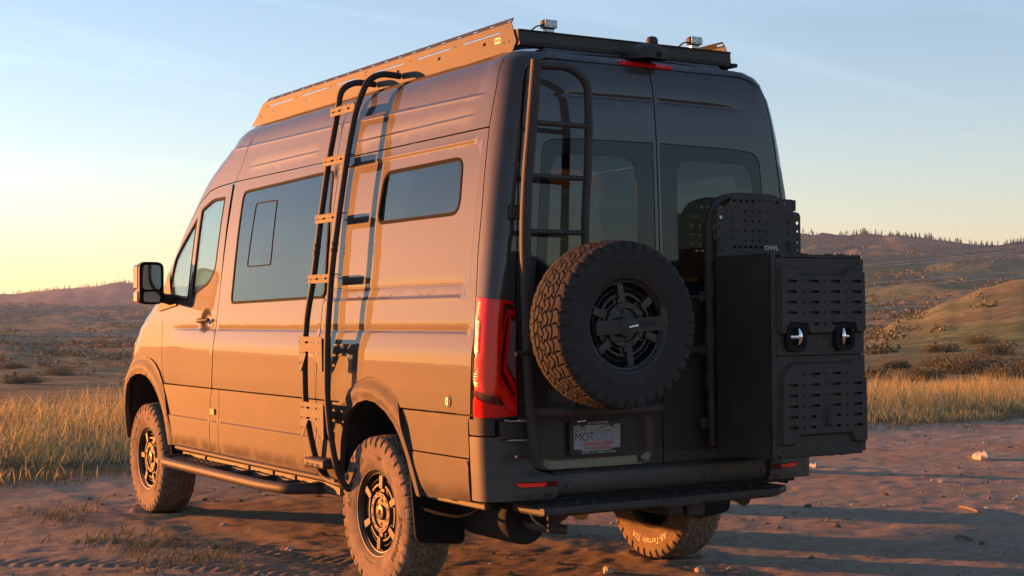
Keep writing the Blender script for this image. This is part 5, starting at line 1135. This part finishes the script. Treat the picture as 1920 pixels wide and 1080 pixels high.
# ------------------------------------------------------------------ side ladder
lad = empty('side_ladder', VAN); lad['label'] = 'black tubular side ladder with bracket rungs'
YL, YR = 1.855, 1.555
def curve(pts): return smooth_path(pts, .10, 6)
LP_ = [(-.67, 1.86, 2.685), (-.80, 1.86, 2.690), (-.885, YL, 2.640), (-.915, YL, 2.457), (-.958, YL, 2.255), (-1.010, YL, 1.923), (-1.054, YL, 1.594), (-1.098, YL, 1.374), (-1.110, YL, 1.143), (-1.106, YL, .912), (-1.076, YL, .738), (-1.035, YL, .575), (-1.020, 1.80, .520), (-1.010, 1.64, .500), (-.97, 1.55, .495)]
RP_ = [(-.67, 1.56, 2.690), (-.79, 1.56, 2.695), (-.870, YR, 2.650), (-.935, YR, 2.506), (-.986, YR, 2.276), (-1.041, YR, 1.935), (-1.083, YR, 1.653), (-1.113, YR, 1.300), (-1.117, YR, .983), (-1.096, YR, .758), (-1.056, YR, .560), (-1.00, YR, .480), (-.94, YR, .470)]
for p in (LP_, RP_): MB().tube(curve(p), .0175, 14).build('rail', BLACK, lad)
for p in (LP_, RP_):
    for z in (1.73, 1.765): x = np.interp(z, [q[2] for q in p[3:-4]][::-1], [q[0] for q in p[3:-4]][::-1]); MB().cyl((x+.001, p[6][1], z), (x-.001, p[6][1], z+.022), .0205, 16).build('clamp_ring', BLACK, lad)
def lx(z): return float(np.interp(z, [q[2] for q in LP_[3:-4]][::-1], [q[0] for q in LP_[3:-4]][::-1]))
for k, z in enumerate((2.512, 2.237, 1.922, 1.596)):
    x = lx(z)-.020; f = (lambda a, b, x=x: (np.stack([x+0*a, -a, b], -1), np.tile(np.array([-1.0, 0, 0]), (len(a), 1))))
    o = sheet('rung', rrect(-1.885, -1.585, z-.024, z+.018, .004, 2), f, BLACK, lad, holes=[slot(-1.85, z-.002, .035, .011), circ(-1.815, z-.002, .005, 6), slot(-1.765, z-.002, .05, .011), circ(-1.71, z-.002, .005, 6), slot(-1.655, z-.002, .04, .011)], th=.004, sp=.1)
    MB().box((x+.024, 1.735, z+.0195), (.055, .296, .004)).build('rung_tread', BLACK, lad); MB().box((x+.010, 1.735, z-.004), (.006, .26, .03)).build('rung_core', DARK, lad)
def molle_plate(z0, z1, xx, label):
    f = (lambda a, b: (np.stack([xx+0*a, -a, b], -1), np.tile(np.array([-1.0, 0, 0]), (len(a), 1)))); h = z1-z0
    pl_ = [(-1.870, z1), (-1.580, z1), (-1.575, z0+.01), (-1.595, z0), (-1.605, z0+.02), (-1.690, z0+.10), (-1.775, z0+.105), (-1.835, z0+.02), (-1.870, z0)]
    H = []
    for r_ in range(3):
        z = z1-.030-r_*.055; cols = (-1.845, -1.77, -1.66) if r_ < 2 else (-1.845,)
        for c in cols: H.append(slot(c, z, .042, .012))
        if r_ < 2: H += [circ(-1.803, z, .004, 6), circ(-1.718, z, .004, 6), circ(-1.62, z, .004, 6)]
    o = sheet('mounting_plate', rpoly(pl_, .008), f, BLACK, lad, holes=H, th=.004, sp=.06); o['label'] = label
    MB().box((xx+.03, 1.585, (z0+z1)/2), (.05, .006, h*.9)).build('plate_return', BLACK, lad)
molle_plate(1.095, 1.285, -1.135, 'upper slotted mounting plate on the ladder'); molle_plate(.735, .935, -1.128, 'lower slotted mounting plate on the ladder')
MB().box((-1.075, 1.725, .612), (.09, .26, .05), bev=.010).build('foot_step', BLACK, lad)
for y in (1.80, 1.74, 1.67): MB().box((-1.1215, y, .605), (.003, .03, .012)).build('step_slot', DARK, lad)
# ------------------------------------------------------------------ running board
rbd = empty('running_board', VAN); rbd['label'] = 'black running board with perforated step along the sill'
fz = lambda z: (lambda a, b: (np.stack([b, a, z+0*a], -1), np.tile(np.array([0, 0, 1.0]), (len(a), 1))))
MB().tube(smooth_path([(-.99, 4.06, .452), (-1.13, 4.06, .452), (-1.192, 3.92, .452), (-1.195, 3.0, .452), (-1.195, 2.25, .452), (-1.15, 1.98, .452), (-1.0, 1.93, .452)], .16, 8), .031, 16).build('outer_tube', BLACK, rbd)
HS = [slot(3.94-.105*i+(.05 if j % 2 else 0), -1.145+.042*j, .055, .020) for i in range(7) for j in range(4) if 3.30 < 3.94-.105*i+(.05 if j % 2 else 0) < 3.98]
sheet('step_deck', rrect(3.24, 4.04, -1.18, -.985, .02), fz(.470), BLACK, rbd, holes=HS, th=.004, sp=.12)
sheet('step_rail', [(1.97, -1.02), (3.24, -1.02), (3.24, -.985), (1.97, -.985)], fz(.468), BLACK, rbd, th=.03, sp=.2)
for y in (3.24, 2.86, 2.50, 2.20): MB().box((-1.09, y, .452), (.20, .03, .045), bev=.006).build('cross_brace', BLACK, rbd)
for y in (3.75, 3.0, 2.62, 2.3): MB().box((-.975, y, .475), (.03, .07, .07), bev=.006).build('sill_bracket', BLACK, rbd); MB().box((-.85, y, .44), (.28, .04, .03)).build('arm', BLACK, rbd)
MB().box((-.985, 1.945, .452), (.07, .06, .066), bev=.006).build('end_cap', BLACK, rbd)
# ------------------------------------------------------------------ rear ladder and spare carrier
car = empty('tyre_carrier', VAN); car['label'] = 'black tubular swing carrier and ladder on the left rear door'
TP = [(-.748, .075, 2.548), (-.778, .065, 2.30), (-.812, .06, 2.02), (-.828, .055, 1.80), (-.832, .05, 1.66), (-.824, .05, 1.35), (-.817, .05, 1.10), (-.793, .05, .752)]
MB().tube(smooth_path(TP, .12), .0262, 18).build('main_post', BLACK, car)
MB().tube(smooth_path([(-.735, .08, 2.527), (-.560, .08, 2.534), (-.462, .08, 2.47), (-.462, .075, 2.25), (-.474, .07, 2.05), (-.490, .07, 1.86), (-.500, .06, 1.60), (-.50, .02, 1.45)], .10, 8), .0195, 16).build('ladder_hoop', BLACK, car)
for z, x0, x1 in ((2.263, -.770, -.468), (2.020, -.800, -.478), (1.768, -.820, -.495)): MB().cyl((x0, .072, z), (x1, .072, z), .0125, 14).build('rung', BLACK, car)
MB().tube(smooth_path([(-.815, .05, .955), (-.74, .02, .955), (-.66, -.075, .955), (-.24, -.08, .955), (-.155, -.07, .955), (-.135, .06, .955)], .10, 8), .0245, 16).build('lower_bar', BLACK, car)
MB().box((-.60, -.03, 1.15), (.10, .05, .42), bev=.012).build('wheel_post', BLACK, car); MB().cyl((SPX, -.01, SPZ), (SPX, -.25, SPZ), .075, 24).build('hub_mount', BLACK, car)
MB().cyl((-.82, .04, 1.34), (-.60, .0, 1.34), .022, 12).build('brace', BLACK, car)
for z in (.768, 1.222):
    MB().cyl((-.80, .035, z), (-.905, .02, z-.004), .0105, 14).build('peg', BLACK, car); g_ = MB()
    for k in range(6): g_.cyl((-.835-.011*k, .030-.0016*k, z-.0012), (-.839-.011*k, .029-.0016*k, z-.0014), .0122, 12)
    g_.build('peg_grip', BLACK, car)
MB().cyl((-.907, .0195, .764), (-.910, .019, .764), .0065, 10).build('peg_bolt', STEEL, car)
for z, x0, nm in ((1.858, -.852, 'upper hinge of the swing carrier'), (.874, -.925, 'lower hinge of the swing carrier')):
    h = empty('carrier_hinge', car); h['label'] = nm; y0_ = .18 if z > 1 else .15; hh = .072 if z > 1 else .088
    MB().box((x0+.012, y0_, z), (.034, .05, hh), bev=.006).build('body_knuckle', BLACK, h); MB().cyl((x0+.030, y0_-.03, z-hh/2-.004), (x0+.030, y0_-.03, z+hh/2+.004), .013, 14).build('hinge_pin', STEEL if z < 1 else BLACK, h)
    MB().box(((x0-.79)/2, y0_-.05, z), (abs(x0+.79)+.03, .022, hh*.92), bev=.005).build('arm_plate', BLACK, h)
    for dz in (-.016, .016): MB().cyl((x0+.068, y0_-.06, z+dz), (x0+.068, y0_-.066, z+dz), .006, 10).build('bolt', BLACK, h)
    if z < 1:
        for dz in (-.043, .043): MB().cyl((x0+.02, y0_-.065, z+dz), (-.80, .045, z+dz), .004, 8).build('steel_edge', STEEL, h)
MB().cyl((-.66, -.10, .915), (-.595, -.10, .918), .0035, 8).build('locking_pin', CHROME, car)
# bar clamping the wheel
cl = empty('wheel_clamp', VAN); cl['label'] = 'black bar with OWL lettering across the spare wheel hub'
CY = SPY-.112
b_ = sheet('clamp_bar', rpoly([(SPX-.165, SPZ-.038), (SPX+.20, SPZ-.016), (SPX+.20, SPZ+.044), (SPX-.165, SPZ+.022)], .006), PYZ(CY-.002), BLACK, cl, th=.014, sp=.1)
MB().box((SPX+.205, CY+.002, SPZ+.045), (.06, .014, .09), bev=.008).build('end_block', BLACK, cl)
text_fit('lettering', 'OWL', .092, .030, plane_fn((0, CY-.003, 0), (1, 0, .06), (0, 0, 1)), DARK, cl, (SPX+.110, SPZ+.042), bold=.04)
MB().revolve([(CY+.0, .046), (CY-.006, .044), (CY-.008, .034), (CY-.012, .032), (CY-.014, .026), (CY-.014, 0)], 32, 'y', (SPX, 0, SPZ)).build('hub_cap', BLACK, cl)
MB().tube([(SPX-.008, CY-.020, SPZ-.004), (SPX+.035, CY-.026, SPZ+.004)], .0065, 10).build('locking_pin', CHROME, cl)
# ------------------------------------------------------------------ number plate
pl = empty('number_plate', VAN); pl['label'] = 'dealer number plate in a black frame'
PX, PZ, PY = -.400, .8185, .118
fp = lambda d: plane_fn((PX, PY-d, PZ), (1, 0, 0), (0, 0, 1))
sheet('plate', rrect(-.150, .150, -.073, .073, .008), fp(0), PLATEW, pl, th=.003, sp=.1)
fo = rrect(-.160, .160, -.0785, .0785, .010); fi = rpoly([(-.136, -.052), (-.098, -.052), (-.086, -.062), (.080, -.062), (.092, -.052), (.136, -.052), (.136, .060), (.100, .060), (.086, .050), (.070, .060), (-.070, .060), (-.086, .050), (-.100, .060), (-.136, .060)], .003)
sheet('plate_frame', fo, fp(.007), BLACK, pl, holes=[fi], th=.010, sp=.1)
text_fit('lettering', 'E.M. MOTORS', .11, .010, fp(.0072), BADGE, pl, (0, .0685))
text_fit('lettering', 'BOISE, ID  (208) 853-5888', .19, .0105, fp(.0072), INKW, pl, (.005, -.0695), bold=.01)
text_fit('lettering', 'E.M.', .066, .0205, fp(.0006), INKK, pl, (-.090, .041))
text_fit('lettering', 'MOT', .108, .039, fp(.0006), INKK, pl, (-.070, .006))
text_fit('lettering', 'ORS', .106, .039, fp(.0006), INKB, pl, (.043, .006))
text_fit('lettering', '208-853-5888', .170, .019, fp(.0006), INKR, pl, (.004, -.028), bold=.02, shear=.2)
text_fit('lettering', 'WWW.EMMOTORSBOISE.COM', .150, .0125, fp(.0006), INKR, pl, (.004, -.049), bold=.01)
sw = [(-.045, .030), (.0, .037), (.03, .050), (.055, .056), (.08, .053), (.10, .044), (.125, .040), (.10, .041), (.078, .049), (.055, .0525), (.032, .046), (.0, .033)]
sheet('swoosh', sw, fp(.0008), INKK, pl, th=.0006, sp=.1); sheet('swoosh', [(-.01, .026), (.06, .032), (.12, .040), (.06, .028)], fp(.0008), INKK, pl, th=.0006, sp=.1)
# ------------------------------------------------------------------ rear step
rs = empty('rear_step', VAN); rs['label'] = 'black perforated step below the rear bumper'
stz = .537
so = rpoly([(-.815, .20), (-.815, -.055), (-.785, -.073), (.545, -.073), (.655, .005), (.655, .20)], [.01, .012, .01, .01, .02, .01])
HS = [circ(-.72+.094*k+(.047 if j % 2 else 0), -.040+.060*j, .019, 12, .014) for k in range(14) for j in range(3) if -.72+.094*k+(.047 if j % 2 else 0) < .55]
fzx = lambda z: (lambda a, b: (np.stack([a, b, z+0*a], -1), np.tile(np.array([0, 0, 1.0]), (len(a), 1))))
sheet('step_deck', so, fzx(stz), BLACK, rs, holes=HS, th=.004, sp=.1)
mb = MB(); pth = [(-.815, .20), (-.815, -.059), (-.787, -.077), (.547, -.077), (.658, .003), (.658, .20)]; n = len(pth)
vs = [(x, y, stz-.001) for x, y in pth]+[(x, y-.004 if 0 < i < 5 else y, stz-.012) for i, (x, y) in enumerate(pth)]+[(x, y-.004 if 0 < i < 5 else y, stz-.030) for i, (x, y) in enumerate(pth)]+[(x*.995, y+.02 if 0 < i < 5 else y, stz-.040) for i, (x, y) in enumerate(pth)]
mb.add(vs, [(r_*n+i, r_*n+i+1, (r_+1)*n+i+1, (r_+1)*n+i) for r_ in range(3) for i in range(n-1)]); mb.build('step_lip', BLACK, rs)
MB().box((-.06, -.076, stz-.021), (.22, .014, .044), bev=.004).build('centre_joint', BLACK, rs)
MB().box((0, .10, stz-.045), (1.30, .05, .04), bev=.006).build('crossmember', BLACK, rs); MB().box((-.02, .14, .475), (.09, .25, .075), bev=.008).build('hitch_receiver', BLACK, rs)
MB().box((.12, .06, .462), (.11, .05, .085), bev=.01).build('hitch_cover', BLACK, rs)
sheet('end_bracket', rpoly([(.30, .515), (.50, .515), (.47, .455), (.44, .440)], .012), PYZ(.06), BLACK, rs, holes=[circ(.45, .475, .008)], th=.012, sp=.08)
for x in (-.5, .35): MB().box((x, .22, .50), (.05, .30, .05), bev=.006).build('step_arm', BLACK, rs)
# ------------------------------------------------------------------ box carrier on the right door
bc_ = empty('box_carrier', VAN); bc_['label'] = 'black tubular carrier behind the storage box'
MB().tube(smooth_path([(.236, .055, .75), (.228, .055, 1.20), (.222, .055, 1.84), (.262, .055, 1.935), (.36, .055, 1.966), (.66, .055, 1.966), (.72, .055, 1.90), (.73, .055, .80)], .11, 8), .0195, 16).build('carrier_hoop', BLACK, bc_)
for z0, z1 in ((1.645, 1.80), (1.47, 1.575), (1.22, 1.33), (1.03, 1.10)): MB().cyl((.228, .055, z0), (.226, .055, z1), .0255, 16).build('sleeve', BLACK, bc_)
for z in (1.475, 1.215, .86): MB().box((.46, .075, z), (.56, .03, .05), bev=.006).build('cross_strap', BLACK, bc_)
MB().cyl((.02, .10, 1.215), (.23, .07, 1.215), .018, 14).build('brace', BLACK, bc_); MB().cyl((.02, .11, 1.475), (.23, .07, 1.475), .006, 10).build('brace', BLACK, bc_)
MB().box((.255, .02, 1.72), (.03, .05, .05), bev=.006).build('bracket', BLACK, bc_)
PPO = rpoly([(.234, 1.904), (.288, 1.904), (.335, 1.963), (.723, 1.959), (.723, 1.899), (.772, 1.893), (.772, 1.64), (.233, 1.64)], [.004, .02, .012, .008, .008, .035, .004, .004])
PH = [slot(.346+.039*k, 1.941, .020, .012) for k in range(8)]+[circ(.672, 1.938, .007, 8)]
for r_, z in enumerate((1.893, 1.845, 1.797, 1.750)): PH += [circ(.321+.0455*k, z-.0005*k, .0062, 8) for k in range(9)]
PH += [slot(.345+.034*k, 1.716, .021, .012) for k in range(6)]+[slot(.250, z, .010, .020) for z in (1.81, 1.755)]+[slot(.752, 1.842, .020, .016), circ(.753, 1.80, .007, 8), circ(.752, 1.745, .008, 8), circ(.752, 1.705, .006, 8)]
pp_ = sheet('perforated_panel', PPO, PYZ(.0), BLACK, VAN, holes=PH, th=.005, sp=.06); pp_['label'] = 'black perforated panel standing above the storage box'
MB().box((.735, .022, 1.93), (.020, .045, .055), bev=.003).build('panel_return', BLACK, pp_)
MB().cyl((.251, -.001, 1.857), (.251, -.008, 1.857), .009, 10).build('bolt', STEEL, pp_)
text_on('lettering', 'OWL', .030, PYZ(-.001), INKW, pp_, (.578, 1.713), .0006, bold=.001, sx=1.3)
def owl(parent, fnp, cx, cz, s, mat):
    sheet('emblem_ring', circ(cx, cz, .030*s, 24, .040*s), fnp, mat, parent, holes=[circ(cx, cz, .026*s, 24, .036*s)], th=.0015, sp=.05)
    sheet('emblem', rpoly([(cx-.017*s, cz+.012*s), (cx-.012*s, cz+.026*s), (cx, cz+.030*s), (cx+.012*s, cz+.026*s), (cx+.017*s, cz+.012*s), (cx+.008*s, cz-.008*s), (cx+.006*s, cz-.030*s), (cx-.006*s, cz-.030*s), (cx-.008*s, cz-.008*s)], .003*s), fnp, mat, parent, holes=[circ(cx-.0065*s, cz+.010*s, .0045*s, 8), circ(cx+.0065*s, cz+.010*s, .0045*s, 8)], th=.0015, sp=.05)
owl(pp_, PYZ(-.0012), .690, 1.722, .62, DARK)
# ------------------------------------------------------------------ storage box
bx = empty('storage_box', VAN); bx['label'] = 'tall black metal storage box with two slotted doors on the right rear door'
BX0, BX1, BY0, BY1, BZ0, BZ1 = .235, .815, -.37, .015, .715, 1.668
MB().box(((BX0+BX1)/2, (BY0+BY1)/2+.004, (BZ0+BZ1)/2), (BX1-BX0-.012, BY1-BY0-.010, BZ1-BZ0-.012)).build('box_shell', DARK, bx)
fx = lambda x: (lambda a, b: (np.stack([x+0*a, -a, b], -1), np.tile(np.array([-1.0, 0, 0]), (len(a), 1))))
sp_ = sheet('side_panel', rrect(-BY1, -BY0-.002, BZ0, BZ1, .004, 2), fx(BX0), BLACK, bx, th=.004, sp=.1); sp_['label'] = 'plain riveted left side of the box'
for y in (-.005, -.345):
    for z in (.745, 1.64): MB().cyl((BX0, y, z), (BX0-.003, y, z), .006, 10).build('rivet', BLACK, sp_)
sheet('side_panel', rrect(-BY1, -BY0-.002, BZ0, BZ1, .004, 2), (lambda a, b: (np.stack([BX1+0*a, -a, b], -1), np.tile(np.array([1.0, 0, 0]), (len(a), 1)))), BLACK, bx, th=.004, sp=.1)
sheet('box_top', rrect(BX0+.003, BX1-.003, BY0+.002, BY1, .004, 2), fzx(BZ1-.001), BLACK, bx, th=.004, sp=.1); sheet('box_base', rrect(BX0+.003, BX1-.003, BY0+.002, BY1, .004, 2), fzx(BZ0+.004), BLACK, bx, th=.004, sp=.1)
MB().box((BX0+.016, BY0-.006, (BZ0+BZ1)/2), (.030, .010, BZ1-BZ0-.004), bev=.003).build('corner_strip', BLACK, bx)
for z in (BZ0+.012, BZ1-.010): MB().box(((BX0+BX1)/2+.02, BY0-.004, z), (BX1-BX0-.075, .012, .016), bev=.003).build('hinge_leaf', BLACK, bx)
for z in (BZ0+.004, BZ1-.002):
    for x in (.36, .42, .58, .66): MB().cyl((x, BY0-.006, z), (x+.045, BY0-.006, z), .005, 8).build('hinge_knuckle', BLACK, bx)
LX = (.3705, .677)
UD = sheet('box_door', rrect(BX0+.030, BX1+.004, 1.194, 1.648, .006, 3), PYZ(BY0-.012), BLACK, bx, holes=[rrect(x-.040, x+.040, 1.238, 1.320, .012) for x in LX], th=.012, sp=.1); UD['label'] = 'upper box door with two chrome latches'
LD = sheet('box_door', rrect(BX0+.028, BX1+.008, .728, 1.189, .006, 3), PYZ(BY0-.012), BLACK, bx, th=.012, sp=.1); LD['label'] = 'lower box door with embossed slotted panel'
MP1 = rpoly([(.286, 1.600), (.362, 1.600), (.385, 1.566), (.684, 1.566), (.706, 1.600), (.810, 1.583), (.812, 1.305), (.765, 1.303), (.748, 1.345), (.640, 1.352), (.598, 1.300), (.458, 1.300), (.445, 1.345), (.330, 1.352), (.312, 1.300), (.284, 1.298)], .010)
MP2 = rpoly([(.292, 1.095), (.338, 1.150), (.742, 1.150), (.815, 1.075), (.817, .778), (.738, .785), (.722, .826), (.382, .826), (.368, .785), (.286, .783)], .012)
S1 = []
for r_ in range(4): z = 1.540-.0492*r_; S1 += [slot(x, z, .062, .013) for x in (.345, .483, .618, .757)]+[slot(x, z, .009, .012) for x in (.414, .552, .688)]
S1 += [slot(.495, 1.340, .034, .012), slot(.612, 1.340, .034, .012), slot(.552, 1.340, .009, .012)]
S2 = []
for r_ in range(6):
    z = 1.105-.0496*r_; xs_ = (.483, .618) if r_ == 0 else (.347, .483, .618, .756)
    for x in xs_:
        if x in (.483, .618) and r_ >= 4: S2.append(slot(x-.012 if x < .5 else x+.012, z, .034, .013))
        else: S2.append(slot(x, z, .060, .013))
    S2 += [slot(x, z, .009, .012) for x in (.414, .552, .688) if not (x == .552 and r_ >= 3)]
for dr, mp2, ss in ((UD, MP1, S1), (LD, MP2, S2)):
    o = sheet('slotted_panel', mp2, PYZ(BY0-.032), BLACK, dr, holes=ss, th=.004, sp=.06)
    # sloping flange from the raised panel back to the door skin
    ip = mp2; op = inset(mp2, -.012); n = len(ip); mb = MB(); mb.add([(a, BY0-.0325, b) for a, b in ip]+[(a, BY0-.0125, b) for a, b in op], [(i, (i+1) % n, n+(i+1) % n, n+i) for i in range(n)]); mb.build('panel_flange', BLACK, dr)
for x, z in ((.30, 1.622), (.40, 1.60), (.655, 1.60), (.79, 1.625), (.30, 1.290), (.515, 1.28), (.575, 1.28), (.795, 1.28)): MB().cyl((x, BY0-.012, z), (x, BY0-.0165, z), .006, 10).build('rivet', BLACK, UD)
for x, z in ((.30, 1.168), (.43, 1.170), (.56, 1.170), (.68, 1.170), (.79, 1.168), (.30, .750), (.79, .750)): MB().cyl((x, BY0-.012, z), (x, BY0-.0165, z), .006, 10).build('rivet', BLACK, LD)
owl(LD, PYZ(BY0-.0332), .556, .910, 1.0, DARK)
text_on('lettering', 'OWL', .018, PYZ(BY0-.0332), DARK, LD, (.560, .862), .0005, bold=.0005, sx=1.2)
for x, s in ((LX[0], -1), (LX[1], 1)):
    l = empty('latch', bx); l['label'] = ('left' if s < 0 else 'right')+' chrome paddle latch in a black bezel'
    sheet('bezel', rrect(x-.062, x+.062, 1.212, 1.346, .045, 8), PYZ(BY0-.036), RUBK, l, holes=[rrect(x-.038, x+.038, 1.236, 1.322, .020, 5)], th=.022, sp=.05)
    MB().box((x, BY0+.004, 1.279), (.078, .012, .086)).build('latch_pocket', DARK, l)
    mb = MB(); mb.tube([(x+s*.030, BY0-.020, 1.279), (x+s*.012, BY0-.030, 1.279), (x-s*.006, BY0-.034, 1.279)], [.013, .010, .012], 14); mb.build('latch_stem', CHROME, l)
    mb = MB(); mb.tube([(x-s*.012, BY0-.034, 1.243), (x-s*.016, BY0-.038, 1.262), (x-s*.016, BY0-.039, 1.279), (x-s*.016, BY0-.038, 1.298), (x-s*.012, BY0-.034, 1.317)], [.005, .010, .0125, .010, .005], 14); mb.build('latch_handle', CHROME, l)
# ------------------------------------------------------------------ haze in the valley air
hz_ = MB().box((0, 0, 75), (9800, 9800, 310)); ho = hz_.mesh('haze', [], False); ho.materials.clear()
hm = bpy.data.materials.new('thin_haze'); hm.use_nodes = True; hn = hm.node_tree; hn.nodes.clear()
pv = hn.nodes.new('ShaderNodeVolumePrincipled'); pv.inputs['Density'].default_value = 0.00012; pv.inputs['Color'].default_value = (0.50, 0.62, 1.0, 1); pv.inputs['Anisotropy'].default_value = 0.2
ou = hn.nodes.new('ShaderNodeOutputMaterial'); hn.links.new(pv.outputs[0], ou.inputs['Volume']); ho.materials.append(hm)
tag(link('haze', ho), 'thin warm evening haze over the far hills', 'haze', None, 'stuff')
SC.cycles.volume_bounces = 0
